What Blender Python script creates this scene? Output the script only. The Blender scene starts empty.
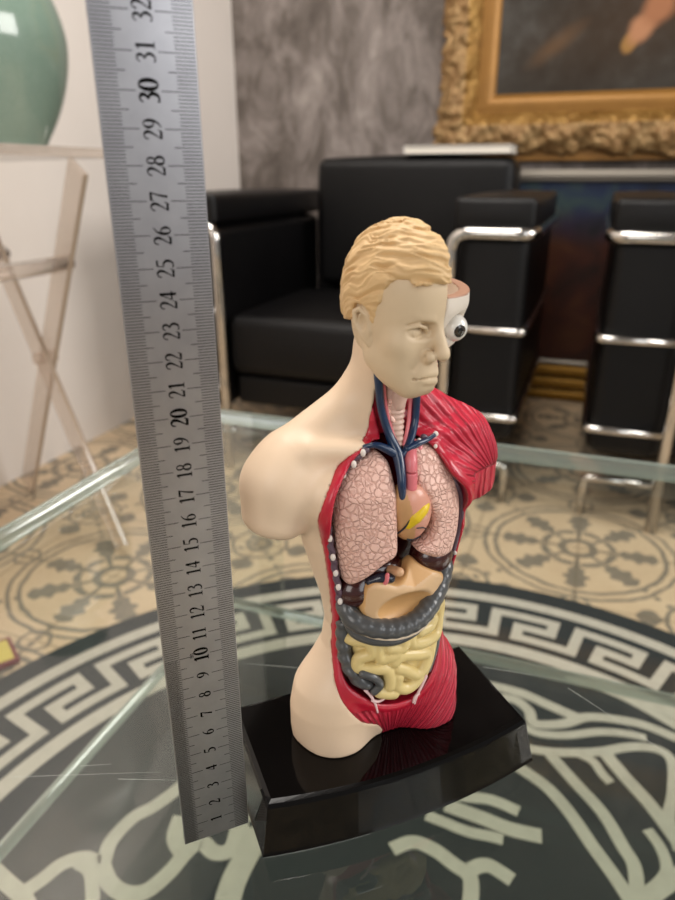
import bpy, bmesh, math, random
import numpy as np
from mathutils import Vector, Matrix
random.seed(3)
C=bpy.context.scene
col=C.collection
import numpy as np, math
F32=np.float32
# ---------- signed distance modelling (millimetres, model frame: x = model's left, y = back, z = up) ----------
def smin(a,b,k):
    h=np.clip(.5+.5*(b-a)/k,0,1); return b+(a-b)*h-k*h*(1-h)
def smax(a,b,k): return -smin(-a,-b,k)
def ell(p,c,r,rz=0.,rx=0.):
    x,y,z=p[0]-c[0],p[1]-c[1],p[2]-c[2]
    if rz: cs,sn=math.cos(rz),math.sin(rz); x,y=x*cs+y*sn,-x*sn+y*cs
    if rx: cs,sn=math.cos(rx),math.sin(rx); y,z=y*cs+z*sn,-y*sn+z*cs
    k0=np.sqrt((x/r[0])**2+(y/r[1])**2+(z/r[2])**2)+1e-6
    k1=np.sqrt((x/r[0]**2)**2+(y/r[1]**2)**2+(z/r[2]**2)**2)+1e-6
    return k0*(k0-1)/k1
def cap(p,a,b,r1,r2=None):
    r2=r1 if r2 is None else r2
    ax,ay,az=p[0]-a[0],p[1]-a[1],p[2]-a[2]; d=[b[i]-a[i] for i in range(3)]
    L=d[0]**2+d[1]**2+d[2]**2
    h=np.clip((ax*d[0]+ay*d[1]+az*d[2])/L,0,1)
    return np.sqrt((ax-d[0]*h)**2+(ay-d[1]*h)**2+(az-d[2]*h)**2)-(r1+(r2-r1)*h)
def chain(p,pts,r,k=.01,rs=None):
    f=None
    for i in range(len(pts)-1):
        g=cap(p,pts[i],pts[i+1],rs[i] if rs else r,rs[i+1] if rs else r)
        f=g if f is None else np.minimum(f,g)
    return f
def loft(p,keys):
    z=p[2]; K=np.array(keys,float); zz=np.clip(z,K[0,0],K[-1,0])
    cx,cy,a,b=[np.interp(zz,K[:,0],K[:,i]) for i in range(1,5)]
    # smooth the piecewise interpolation a little
    x,y=p[0]-cx,p[1]-cy
    k0=np.sqrt((x/a)**2+(y/b)**2)+1e-6; k1=np.sqrt((x/a**2)**2+(y/b**2)**2)+1e-6
    return k0*(k0-1)/k1
def poly2(px,pz,P):
    P=np.array(P,float); n=len(P); d=np.full(px.shape,1e9); s=np.ones(px.shape)
    for i in range(n):
        a=P[i]; b=P[(i-1)%n]; e=b-a; wx=px-a[0]; wz=pz-a[1]
        h=np.clip((wx*e[0]+wz*e[1])/(e@e),0,1)
        d=np.minimum(d,(wx-e[0]*h)**2+(wz-e[1]*h)**2)
        c1=pz>=a[1]; c2=pz<b[1]; c3=e[0]*wz>e[1]*wx
        f=(c1&c2&c3)|(~c1&~c2&~c3); s=np.where(f,-s,s)
    return s*np.sqrt(d)
def spline(P,n=8,closed=True):
    P=np.array(P,float); m=len(P); out=[]
    for i in range(m if closed else m-1):
        g=lambda j: P[j%m] if closed else P[min(max(j,0),m-1)]
        p0,p1,p2,p3=g(i-1),g(i),g(i+1),g(i+2)
        for t in np.linspace(0,1,n,endpoint=False):
            out.append(.5*((2*p1)+(-p0+p2)*t+(2*p0-5*p1+4*p2-p3)*t*t+(-p0+3*p1-3*p2+p3)*t**3))
    if not closed: out.append(P[-1])
    return np.array(out)
def slab(d2,dy,t,R):
    qx=d2+R; qy=np.abs(dy)-t+R
    return np.minimum(np.maximum(qx,qy),0)+np.sqrt(np.maximum(qx,0)**2+np.maximum(qy,0)**2)-R
# value noise
_rs=np.random.RandomState(7); _T=_rs.rand(64,64,64).astype(np.float32)
def vnoise(x,y,z):
    xi,yi,zi=np.floor(x).astype(int),np.floor(y).astype(int),np.floor(z).astype(int)
    fx,fy,fz=x-xi,y-yi,z-zi
    fx,fy,fz=[f*f*(3-2*f) for f in (fx,fy,fz)]
    def T(a,b,c): return _T[(xi+a)&63,(yi+b)&63,(zi+c)&63]
    r=0
    for a in(0,1):
        for b in(0,1):
            for c in(0,1):
                r=r+T(a,b,c)*(fx if a else 1-fx)*(fy if b else 1-fy)*(fz if c else 1-fz)
    return r*2-1
# ---------- the body ----------
TORSO=[(-2,-1,1,42,14),(6,-1,1,43.5,17.5),(18,-1.5,1,43,22.5),(30,-1.5,1,40,23),(40,0,1,34.5,22),(50,1.5,1,30,20.5),(62,2,1,28.5,20.5),(75,2.5,1,31,21.5),(90,2.2,1,35,23.5),(105,1.5,1,38.5,25),(120,0,1,39,25),(132,0,1,38,23),(143,0,2,34,19.5),(152,0,3,28,16.5),(160,0,4,19,13),(175,0,5,15,12)]
def body(p):
    f=loft(p,TORSO); f=smax(f,p[2]-152,16)
    f=smin(f,cap(p,(-.5,8,140),(.5,2.5,188),14.6,13.2),9)
    for s,ax,zb in((-1,47,113.5),(1,41,116.5)):
        f=smin(f,cap(p,(s*9,8,167),(s*38,5,145),8.5,12.8),10)
        f=smin(f,ell(p,(s*(ax-2),3,135),(17,16.5,17)),9)
        a=cap(p,(s*ax,3,132),(s*(ax+4.5),1,106),15,13)
        a=smax(a,-(p[2]-zb-.22*(p[0]*s-50)),8)
        f=smin(f,a,4)
        f=smin(f,ell(p,(s*19,-14,128),(17,9,14)),9)        # chest
        f=smin(f,cap(p,(s*6,-12.5,149),(s*36,-6.5,151),1.3,2.0),8)  # clavicle
        f=smin(f,cap(p,(s*24-.6,-3.5,-6),(s*23.5-1,-2,24),18.2,17),6)  # thigh stump
    f=smin(f,ell(p,(0,-13,48),(18,8,22)),9)                 # belly
    return smax(f,-p[2],1.2)
# ---------- the head (its own frame) ----------
HC=(2.5,-9,203); HPSI=math.radians(15)
def to_head(p):
    c,s=math.cos(HPSI),math.sin(HPSI); x,y,z=p[0]-HC[0],p[1]-HC[1],p[2]-HC[2]
    return [x*c+y*s,-x*s+y*c,z]
def from_head(v):
    c,s=math.cos(HPSI),math.sin(HPSI); v=np.asarray(v,float)
    return np.stack([v[...,0]*c-v[...,1]*s+HC[0],v[...,0]*s+v[...,1]*c+HC[1],v[...,2]+HC[2]],-1)
# ---------- head: face forward is -y of the head frame ----------
def face(q):
    f=ell(q,(0,1.5,9.5),(19.8,23,22.5))
    f=smin(f,ell(q,(0,-3.2,-6.5),(16.3,15.0,21)),7)
    for s in(-1,1): f=smin(f,ell(q,(s*8.5,-7,-15.5),(7.0,7.5,9.0)),5)
    f=smin(f,ell(q,(0,10,-6),(14.2,12,14)),6)
    f=smin(f,ell(q,(0,-10.8,-23.2),(8.2,7.3,5.8)),5)
    f=smin(f,cap(q,(-12.6,1,-15),(-6,-10,-25.5),4.0,3.6),7)
    f=smin(f,cap(q,(12.6,1,-15),(6,-10,-25.5),4.0,3.6),7)
    for s in(-1,1):
        f=smin(f,ell(q,(s*11.2,-10.6,-8.0),(4.8,4.4,4.2)),5)          # cheekbone
        f=smin(f,chain(q,[(s*14.2,-10,1.4),(s*9.5,-15.8,3.4),(s*4,-18.3,1.6)],1.5),1.4)
        f=smin(f,chain(q,[(s*14.6,-10.6,2.6),(s*11.5,-14.6,4.2),(s*8,-17.4,4.2),(s*3.6,-19.4,2.4)],.95),.45)  # brow ridge
        f=smax(f,-ell(q,(s*8.0,-20.0,-3.2),(6.6,5.6,3.6)),1.3)
        f=smax(f,-ell(q,(s*3.8,-19.0,-3.0),(2.2,2.8,2.5)),1.2)        # socket
        f=smin(f,ell(q,(s*8.2,-11.9,-3.7),(5.3,4.5,3.5)),.35)          # closed painted eye
        f=smin(f,chain(q,[(s*2.6,-16.0,-5.2),(s*5.0,-17.4,-2.1),(s*8.4,-17.6,-.8),(s*12.0,-15.0,-1.8),(s*14.2,-11.6,-4.4)],.72),.3)   # upper lid
        f=smin(f,chain(q,[(s*2.6,-16.0,-5.2),(s*6,-16.8,-6.6),(s*9.4,-16.1,-7.0),(s*14.2,-11.6,-4.4)],.6),.3)   # lower lid
        f=smax(f,-chain(q,[(s*4.2,-17.0,-1.4),(s*6.4,-18.3,.3),(s*9,-18.0,.5),(s*12,-15.0,-.6)],.4),.5)
        f=smin(f,np.abs(ell(q,(s*8.3,-16.3,-3.7),(1.8,.9,1.8)))-.05,.12)
    f=smin(f,cap(q,(0,-16.9,.5),(0,-21.4,-10.2),1.9,2.7),2.4)          # nose
    f=smin(f,ell(q,(0,-21.9,-11.6),(3.2,2.8,2.6)),1.2)
    for s in(-1,1): f=smin(f,ell(q,(s*4.3,-18.8,-12.6),(2.4,3.2,2.4)),.7)
    for s in(-1,1): f=smax(f,-ell(q,(s*2.3,-20.2,-15.0),(1.2,1.7,1.0)),.4)
    f=smin(f,ell(q,(0,-15.3,-18.8),(6.6,3.3,5.0)),4)                   # muzzle
    f=smin(f,chain(q,[(-8.4,-13.6,-20.8),(-3.4,-17.6,-19.3),(0,-18.4,-19.5),(3.4,-17.6,-19.3),(8.4,-13.6,-20.8)],1.0),.8)
    f=smin(f,chain(q,[(-7.6,-13.6,-21.6),(-3.4,-17.0,-22.7),(0,-17.7,-22.9),(3.4,-17.0,-22.7),(7.6,-13.6,-21.6)],1.3),.9)
    f=smax(f,-chain(q,[(-8.2,-15.2,-21.3),(-3.4,-18.7,-21.0),(0,-19.5,-21.2),(3.4,-18.7,-21.0),(8.2,-15.2,-21.3)],.5),.5)
    f=smax(f,-chain(q,[(-5,-18.6,-25.0),(0,-19.8,-25.2),(5,-18.6,-25.0)],.9),1.6)   # chin fold
    f=smax(f,-chain(q,[(-6.0,-18.6,-12.5),(-8.8,-16.2,-17.5)],.6),1.2)
    f=smax(f,-cap(q,(0,-20.9,-13.2),(0,-20.6,-16.4),.55),1.0)
    for s in(-1,1):                                                     # ears
        c=[17.3,4.6,-2.2]
        def e_(X,Y,Z): return (s*X,Y,Z)
        E=[e_(18.1,-.6,-2.8),e_(19.1,-.1,1.6),e_(20.0,2.2,3.8),e_(20.4,5.0,2.4),e_(20.0,5.0,-2.0),e_(18.7,2.4,-6.4),e_(17.2,.4,-9.6),e_(16.8,-.8,-7.2)]
        f=smin(f,ell(q,(s*17.9,2.0,-2.4),(1.7,3.9,6.4)),1.0)
        f=smin(f,chain(q,E,1.0),.7)
        f=smin(f,chain(q,[e_(19.6,2.6,1.2),e_(19.6,2.8,-2.0),e_(18.7,1.3,-4.8)],.7),.5)
        f=smax(f,-ell(q,(s*20.4,1.2,-1.4),(2.3,2.0,3.2)),.5)
        f=smin(f,ell(q,(s*18.0,-.8,-3.8),(1.0,1.1,1.7)),.5)
    return f
HAIRLINE=[(-40,13.6),(-17.5,13.6),(-14.5,15.6),(-11,15.0),(-8.6,11.5),(-7.6,7.2),(-5.8,5.5),(-5.0,2.0),(-3.6,-3.2),(-2.0,-3.4),(-1.8,3.0),(.4,5.4),(4.6,5.6),(6.8,3.2),(7.6,-.5),(10,-1.5),(18,-3.0),(30,-2),(60,-1),(60,60),(-40,60)]
def hair_field(q):
    g=ell(q,(0,2.2,10.6),(20.9,24.8,24.3))
    g=smin(g,ell(q,(0,12.0,0),(15.6,12.4,11.5)),8)
    g=smin(g,ell(q,(1,-11.0,19.8),(12,9.5,10.2)),4)      # quiff over the forehead
    ang=np.arctan2(q[2]-1,-(q[1]-4)); rad=np.sqrt((q[1]-4)**2+(q[2]-1)**2)
    u=q[2]+.38*q[1]-.55*np.abs(q[0]); ang=np.arctan2(np.abs(q[0])+2,-(q[1]-2))
    wv=vnoise(u/7+3,ang*2.6,0*u+1.5)*3.0+vnoise(u/3.4+9,ang*4.5,0*u+5.5)*1.3
    u=u+wv
    def rid(sc,al,o): return 1-np.abs(vnoise(u/sc+o,ang*al,0*u+o))*2.2
    m=vnoise(u/3.6,ang*4.2,0*u+11.5)
    g=g-.85*rid(1.75,2.6,2.5)-.35*rid(.85,3.6,17.5)-.35*m+.35
    pl=poly2(q[1],q[2],HAIRLINE)
    pl=pl+.6*vnoise(q[0]/1.6,q[1]/1.6,q[2]/1.6)
    return smax(g,pl,1.0)
# ---------- surface nets ----------
def nets(F,org,h):
    F=np.asarray(F); s=F<0; nx,ny,nz=F.shape
    c=np.zeros((nx-1,ny-1,nz-1),int)
    for i in(0,1):
        for j in(0,1):
            for k in(0,1): c+=s[i:nx-1+i,j:ny-1+j,k:nz-1+k]
    act=(c>0)&(c<8); idx=-np.ones(act.shape,int); I,J,K=np.nonzero(act); n=len(I); idx[I,J,K]=np.arange(n)
    acc=np.zeros((n,3)); cnt=np.zeros(n)
    cor=[(i,j,k) for i in(0,1) for j in(0,1) for k in(0,1)]
    for a in cor:
        for ax in range(3):
            if a[ax]: continue
            b=list(a); b[ax]=1
            fa=F[I+a[0],J+a[1],K+a[2]]; fb=F[I+b[0],J+b[1],K+b[2]]
            m=(fa<0)!=(fb<0); t=np.where(m,fa/np.where(m,fa-fb,1),0)
            pos=np.array(a,float)[None].repeat(n,0); pos[:,ax]+=t
            acc+=pos*m[:,None]; cnt+=m
    V=(np.stack([I,J,K],1)+acc/cnt[:,None])*h+np.array(org)
    Q=[]
    for ax in range(3):
        sl=[slice(1,-1)]*3; sl[ax]=slice(0,-1); s0=s[tuple(sl)]
        sl2=[slice(1,-1)]*3; sl2[ax]=slice(1,None); s1=s[tuple(sl2)]
        P=np.argwhere(s0!=s1); inside=s0[tuple(P.T)]
        off=np.ones(3,int); off[ax]=0; P=P+off
        u=[0,0,0]; v=[0,0,0]; u[(ax+1)%3]=1; v[(ax+2)%3]=1; u=np.array(u); v=np.array(v)
        g=lambda A: idx[tuple(A.T)]
        q=np.stack([g(P-u-v),g(P-v),g(P),g(P-u)],1)
        q[~inside]=q[~inside][:,::-1]; Q.append(q)
    return V,np.concatenate(Q)
def grid(lo,hi,h):
    ax=[np.arange(lo[i],hi[i]+h,h).astype(np.float32) for i in range(3)]
    return np.meshgrid(*ax,indexing='ij')
# ---------- placement of the figure ----------
PH=math.radians(22); OO=np.array([.02,.27,.025])
EX=np.array([math.cos(PH),math.sin(PH),0]); EY=np.array([-math.sin(PH),math.cos(PH),0]); EZ=np.array([0,0,1.])
ROOT_ROT=PH
def mesh_from(name,V,Q,mats,parent=None,smooth=True,midx=None,attr=None):
    me=bpy.data.meshes.new(name); me.vertices.add(len(V)); me.vertices.foreach_set('co',np.asarray(V,np.float32).ravel())
    Q=np.asarray(Q); k=Q.shape[1]; me.loops.add(Q.size); me.loops.foreach_set('vertex_index',Q.astype(np.int32).ravel())
    me.polygons.add(len(Q)); me.polygons.foreach_set('loop_start',np.arange(0,Q.size,k,dtype=np.int32))
    me.update(calc_edges=True)
    for m in mats: me.materials.append(m)
    if smooth: me.polygons.foreach_set('use_smooth',np.ones(len(Q),bool))
    if midx is not None: me.polygons.foreach_set('material_index',midx.astype(np.int32))
    for an,av in (attr or {}).items():
        A=me.attributes.new(an,'FLOAT','POINT'); A.data.foreach_set('value',np.asarray(av,np.float32))
    me.validate(); o=bpy.data.objects.new(name,me); col.objects.link(o)
    if parent: o.parent=parent
    return o
def sdf_part(name,fn,lo,hi,h,mats,parent,scale=.001,post=None,midx=None,attr=None):
    p=grid(lo,hi,h); F=fn(p); V,Q=nets(F,lo,h)
    if post: V=post(V)
    a={k:g(V) for k,g in attr.items()} if attr else None
    mi=midx(V,Q) if midx else None
    return mesh_from(name,V*scale,Q,mats,parent,midx=mi,attr=a)
# ---------- materials ----------
def hexc(h):
    h=h.lstrip('#'); c=[int(h[i:i+2],16)/255 for i in(0,2,4)]
    return tuple(x/12.92 if x<=.04045 else ((x+.055)/1.055)**2.4 for x in c)+(1,)
class NT:
    def __init__(s,name):
        s.m=bpy.data.materials.new(name); s.m.use_nodes=True; s.t=s.m.node_tree; s.t.nodes.clear()
        s.out=s.n('ShaderNodeOutputMaterial')
    def n(s,t,**k):
        x=s.t.nodes.new(t)
        for a,b in k.items(): setattr(x,a,b)
        return x
    def l(s,a,b): s.t.links.new(a,b)
    def val(s,sock,v):
        if hasattr(v,'is_output'): s.l(v,sock)
        else: sock.default_value=v
    def math(s,op,a,b=0.,c=0.):
        x=s.n('ShaderNodeMath',operation=op); s.val(x.inputs[0],a); s.val(x.inputs[1],b); s.val(x.inputs[2],c); return x.outputs[0]
    def mix(s,f,a,b):
        x=s.n('ShaderNodeMix',data_type='RGBA'); s.val(x.inputs[0],f); s.val(x.inputs[6],a); s.val(x.inputs[7],b); return x.outputs[2]
    def ramp(s,f,stops):
        x=s.n('ShaderNodeValToRGB'); e=x.color_ramp.elements
        while len(e)<len(stops): e.new(.5)
        for q,(p,c) in zip(e,stops): q.position=p; q.color=c
        s.val(x.inputs[0],f); return x.outputs[0]
    def coord(s,o='Object'): return s.n('ShaderNodeTexCoord').outputs[o]
    def mapping(s,v,scale=(1,1,1),rot=(0,0,0),loc=(0,0,0)):
        x=s.n('ShaderNodeMapping'); s.l(v,x.inputs[0]); x.inputs['Scale'].default_value=scale; x.inputs['Rotation'].default_value=rot; x.inputs['Location'].default_value=loc; return x.outputs[0]
    def noise(s,v,scale,detail=4,rough=.5,dist=0.):
        x=s.n('ShaderNodeTexNoise'); s.l(v,x.inputs[0]); x.inputs['Scale'].default_value=scale; x.inputs['Detail'].default_value=detail; x.inputs['Roughness'].default_value=rough; x.inputs['Distortion'].default_value=dist; return x.outputs[0]
    def voro(s,v,scale,feature='DISTANCE_TO_EDGE'):
        x=s.n('ShaderNodeTexVoronoi',feature=feature); s.l(v,x.inputs['Vector']); x.inputs['Scale'].default_value=scale; return x.outputs[0]
    def bump(s,h,dist,strength=1.):
        x=s.n('ShaderNodeBump'); s.l(h,x.inputs['Height']); x.inputs['Distance'].default_value=dist; x.inputs['Strength'].default_value=strength; return x.outputs[0]
    def pbr(s,color,rough=.5,metal=0.,normal=None,spec=.5,coat=0.,**k):
        b=s.n('ShaderNodeBsdfPrincipled'); s.val(b.inputs['Base Color'],color); s.val(b.inputs['Roughness'],rough); s.val(b.inputs['Metallic'],metal)
        b.inputs['Specular IOR Level'].default_value=spec; b.inputs['Coat Weight'].default_value=coat
        for a,v in k.items(): s.val(b.inputs[a.replace('_',' ')],v)
        if normal is not None: s.l(normal,b.inputs['Normal'])
        s.l(b.outputs[0],s.out.inputs[0]); return s.m
def plain(name,c,rough=.5,metal=0.,spec=.5,coat=0.,var=.0,vs=200.,bump=0.,bs=400.):
    t=NT(name); v=t.coord(); c=hexc(c) if isinstance(c,str) else c; n=None; cc=c
    if var: cc=t.mix(t.noise(v,vs,3),tuple(x*(1-var) for x in c[:3])+(1,),tuple(min(1,x*(1+var)) for x in c[:3])+(1,))
    if bump: n=t.bump(t.noise(v,bs,3),bump)
    return t.pbr(cc,rough,metal,n,spec,coat)
M={}
# painted plastic of the figure
t=NT('ivory_plastic'); v=t.coord()
f=t.noise(v,22,4,.6); g=t.noise(v,160,3,.7)
c=t.mix(f,hexc('#dcc0a2'),hexc('#e7d0b5')); spk=t.ramp(t.noise(v,520,2),[(.0,(0,0,0,1)),(.80,(0,0,0,1)),(.9,(1,1,1,1))])
c=t.mix(spk,c,hexc('#8a6f55')); M['skin']=t.pbr(c,.42,0,t.bump(g,.00006),.45)
t=NT('ivory_shaded_face_plastic'); v=t.coord(); f=t.noise(v,60,4,.6)
M['face']=t.pbr(t.mix(f,hexc('#cdb797'),hexc('#dbc5a5')),.48,0,t.bump(t.noise(v,300,3),.00005),.4)  # ivory of the torso greyed, the head's dimmer light put into the colour
t=NT('hair_plastic'); v=t.coord(); f=t.noise(v,90,3,.6)
M['hair']=t.pbr(t.mix(f,hexc('#cfaa78'),hexc('#dfbf8e')),.5,0,t.bump(t.noise(v,600,3),.00008),.4)
t=NT('red_muscle_plastic'); v=t.coord(); a=t.n('ShaderNodeAttribute',attribute_name='fibre').outputs['Fac']
w=t.math('SINE',t.math('ADD',a,t.math('MULTIPLY',t.noise(v,160,2),2.2)))
w2=t.math('SINE',t.math('ADD',t.math('MULTIPLY',a,.5),t.math('MULTIPLY',t.noise(v,260,2),3.)))
hh=t.math('ADD',w,t.math('MULTIPLY',w2,.35))
cc=t.mix(t.math('MULTIPLY_ADD',w,.25,.6),hexc('#ac1631'),hexc('#d03349'))
M['muscle']=t.pbr(cc,.36,0,t.bump(hh,.0006),.45,.1)
M['lining']=plain('dark_red_lining','#7c0a1e',.3,coat=.3,var=.25,vs=60,bump=.0003,bs=150)
M['rim']=plain('red_rim','#b81832',.32,coat=.25,var=.12,vs=80,bump=.0002,bs=200)
t=NT('lung_plastic'); v=t.coord(); 
nz=t.n('ShaderNodeTexNoise'); t.l(v,nz.inputs[0]); nz.inputs['Scale'].default_value=170
mx=t.n('ShaderNodeMix',data_type='RGBA'); mx.inputs[0].default_value=.0042; t.l(v,mx.inputs[6]); t.l(nz.outputs['Color'],mx.inputs[7])
e=t.voro(mx.outputs[2],370); e2=t.ramp(e,[(0,(0,0,0,1)),(.18,(1,1,1,1))])
M['lung']=t.pbr(t.mix(e2,hexc('#deae9f'),hexc('#efc4b5')),.42,0,t.bump(e2,.00045),.45)
M['heart']=plain('heart_plastic','#c99a6a',.35,var=.2,vs=90,coat=.2)
M['heart_pink']=plain('heart_pink','#d89a84',.35,coat=.2)
M['fat']=plain('yellow_fat','#e3c21c',.4,var=.1)
M['ink']=plain('dark_vessel','#1c2430',.4)
M['vein']=plain('vein_blue','#0c2a4c',.28,coat=.3,var=.3,vs=300)
M['artery']=plain('artery_pink','#d8737a',.35,coat=.2,var=.1)
M['trachea']=plain('trachea_plastic','#cfae9f',.4,var=.18,vs=260)
M['liver']=plain('liver_plastic','#3a1614',.2,coat=.5,var=.3,vs=70)
M['navy']=plain('gallbladder_navy','#1d2233',.25,coat=.4)
M['tan']=plain('cut_tan','#d6aa82',.4)
M['stomach']=plain('stomach_plastic','#d8b48a',.4,var=.08,vs=60,bump=.0002,bs=120)
M['stomach_lining']=plain('stomach_inside','#d6a870',.45,var=.1,vs=100)
M['colon']=plain('colon_grey','#4c4d4e',.3,coat=.35,var=.2,vs=130)
M['colon_light']=plain('colon_taenia','#c9b9a2',.4)
M['gut']=plain('small_intestine_cream','#d8c284',.38,coat=.15,var=.1,vs=120)
M['rib']=plain('rib_white','#e6dcd4',.4)
M['intercostal']=plain('intercostal_grey','#5a4654',.35,coat=.2,var=.3,vs=200)
M['nerve']=plain('white_vessel','#e8c4c4',.4)
M['bone']=plain('skull_white','#e2d8cb',.4,var=.03)
M['brain_rim']=plain('skull_cut_brown','#a98069',.45)
M['eye_white']=plain('eye_white','#e9e6df',.12,coat=.6)
M['iris']=plain('iris_brown','#3a3028',.15,coat=.6)
M['pupil']=plain('pupil_black','#060606',.1,coat=.8)
M['socket']=plain('socket_red','#8e1c22',.4)
M['black_plastic']=plain('glossy_black_plastic','#060505',.09,spec=.18,coat=.1,var=.3,vs=60)
M['chip']=plain('chipped_plastic','#b98a58',.5)
# ---------- the figure ----------
def empty(name,loc=(0,0,0),rz=0.,label=None,cat=None,group=None):
    o=bpy.data.objects.new(name,None); col.objects.link(o); o.location=loc; o.rotation_euler=(0,0,rz); o.empty_display_size=.02
    return tag(o,label,cat,group)
def tag(o,label=None,cat=None,group=None,kind=None):
    if label:o['label']=label
    if cat:o['category']=cat
    if group:o['group']=group
    if kind:o['kind']=kind
    return o
fig=empty('anatomy_model',tuple(OO-np.array([0,0,.025])),PH,'open-chested plastic anatomy torso with removable organs on a glossy black base','anatomy model')
BZ=.025
RG=[(-7.6,190),(-7.3,174.3),(-9.2,161.9),(-11.2,153.6),(-21.0,148.2),(-29.8,139.8),(-34.4,131.8),(-35.8,123.9),(-32.9,112.7),(-29.7,94.7),(-27.3,79.7),(-25.5,64.5),(-26.7,47.6),(-27.7,38.6),(-25.9,30.2),(-17.8,18.2),(-8.5,11.1),(-4,4),(-3,-30),(120,-30),(120,230),(-7.6,230)]
RGs=RG[:1]+[tuple(a) for a in spline(RG[1:18],4,closed=False)]+RG[18:]
CAV=[(-11.9,151.3),(-17.3,148.8),(-21.9,144.2),(-27.0,139.3),(-30.8,132.3),(-31.7,120.7),(-29.1,103.3),(-26.7,89.5),(-24.3,77.8),(-23.6,62.5),(-24.3,48.2),(-23.5,39.7),(-18.7,33.9),(-9.4,26.9),(-.3,24.4),(9.1,25.0),(16.5,31.5),(24,42),(28.5,54),(30,66),(29.8,77),(32,86),(34.5,95),(34.0,108.4),(29.6,126.8),(21.5,136.9),(18.0,144),(13,150),(6.3,152.2),(-2.7,152.1)]
CAVs=spline(CAV,4)
NECK=[(-8.6,186),(-8.2,166),(-5.6,156),(-5.5,147),(6,147),(8.8,156),(11.4,166),(12.6,186)]
def halfplane(p):
    w=np.clip((p[1]-2)/10,0,1); w=w*w*(3-2*w)
    return poly2(p[0],p[2],RGs)*(1-w)+(1.5-p[0])*w
H1=.8
lo=(-70,-30,-1.6); hi=(66,28,192)
P=grid(lo,hi,H1); BF=body(P); HP=halfplane(P)
q=to_head(P)
V,Q=nets(smax(BF,-HP,.8),lo,H1)
V+=np.array([0,0,BZ*1000]); skin=mesh_from('torso',V*.001,Q,[M['skin']],fig)
# muscle half, hollowed by the cavity
cv=poly2(P[0],P[2],CAVs); nk=poly2(P[0],P[2],NECK)
rimh=np.exp(-((cv-2.2)/2.3)**2)*.9*(P[1]<0)*(P[2]<150)
mus=smax(BF-rimh+.1,HP-.35,.6)
mus=smax(mus,-np.maximum(cv,P[1]-9),1.4)
mus=smax(mus,-np.maximum(nk,P[1]+3.2),1.4)
V,Q=nets(mus,lo,H1)
def fibre(V):
    x,y,z=V.T
    a=np.arctan2(z-126,51-x)*60
    a=np.where((z<134)&(x>35),x*2.2-y*1.2,a)
    b=np.arctan2(x-4-.0*z,z+14)*100
    m=np.clip((z-72)/26,0,1)
    out=np.where(z>100,a,b)
    out=np.where((z>=72)&(z<=100),x*1.6-y*1.0,out)
    return out
fb=fibre(V)
x,y,z=V.T
cvv=poly2(x,z,CAVs); hpv=poly2(x,z,RGs)
wgt=np.clip((cvv-2.0)/3,0,1)*np.clip((-hpv-1)/3,0,1)
side=(x>0)|(z<24)
amp=wgt*side*(.26*np.sin(fb*.42+1.0)+.10*np.sin(fb))
ctr=np.array([5.,3.,0.]); nrm=V-ctr; nrm[:,2]=0; nrm/=np.linalg.norm(nrm,axis=1)[:,None]+1e-6
deep=(cvv<-.9)&(y>-24)|((poly2(x,z,NECK)<-.6))
V=V+nrm*(amp*(~deep))[:,None]
fb=fb*np.where(side,1,.6)
fc=V[Q].mean(1); inn=((poly2(fc[:,0],fc[:,2],CAVs)<.2)&(fc[:,1]<12)).astype(int)
rim=(poly2(fc[:,0],fc[:,2],CAVs)<4.5)&(inn==0)&(fc[:,1]<5)|((fc[:,0]<-4)&(fc[:,2]<160)&(fc[:,2]>24)&(inn==0))
mi=np.where(inn==1,1,np.where(rim,2,0))
V[:,2]+=BZ*1000
mesh_from('muscle_wall',V*.001,Q,[M['muscle'],M['lining'],M['rim']],fig,midx=mi,attr={'fibre':fb})
del P,BF,HP,cv,nk,mus,rimh
def up(V): V=V.copy(); V[:,2]+=BZ*1000; return V
def yfront(x,z,k=0.):
    a=np.interp(z,[0,30,50,62,75,90,105,120,132,143,152],[42,40,31,30,32,35,38,40,39,36,33])
    b=np.interp(z,[0,30,50,62,75,90,105,120,132,143,152],[22,24,24.5,23.5,23.5,24.5,25.5,25.5,24.5,19,14.5])
    return 1-b*np.sqrt(np.clip(1-((x-1)/a)**2,.05,1))+k
def organ(name,poly,depth,t,R,h,mat,inset=.0,extra=None,parent=fig,n=5,**kw):
    Pl=spline(poly,n); A=Pl.min(0)-R-1; B=Pl.max(0)+R+1
    def fn(p):
        d=poly2(p[0],p[2],Pl)+inset
        f=slab(d,p[1]-(yfront(p[0],p[2])+depth),t,R)
        return extra(p,f) if extra else f
    return sdf_part(name,fn,(A[0],-32,A[1]),(B[0],16,B[1]),h,mat if isinstance(mat,list) else [mat],parent,post=up,**kw)
LR=[(-7.9,147.6),(-11.2,148.2),(-15.9,146.4),(-21.8,142.3),(-26.5,136),(-28.6,125.9),(-27.6,112.1),(-26.0,98.5),(-23.8,91.1),(-20.8,90.0),(-14.9,94.2),(-9.2,99.6),(-3.3,104.3),(-3.0,112.7),(-3.4,122.1),(-3.6,132.8),(-4.0,140.2),(-5.1,144.6)]
LL=[(10.5,149.4),(16.0,147.6),(20.4,143),(24.3,137),(28.2,129.4),(31.0,118.8),(31.8,108),(30.6,100),(28,94.6),(19,95.8),(9.0,101.8),(7.5,104.4),(13.0,108.2),(14.2,116.1),(11.2,124),(7.5,131.3),(4.0,138.2),(3.9,142.9),(5.1,146.5),(7.4,149)]
def notch(p,f):   # oblique fissure
    return smax(f,-(cap(p,(-30,-26,120),(-1,-27,112),.45)),.8)
organ('lung',LR,7.2,7.4,5.2,.6,M['lung'],extra=notch)
organ('lung',LL,6.6,6.6,4.6,.6,M['lung'])
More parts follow.
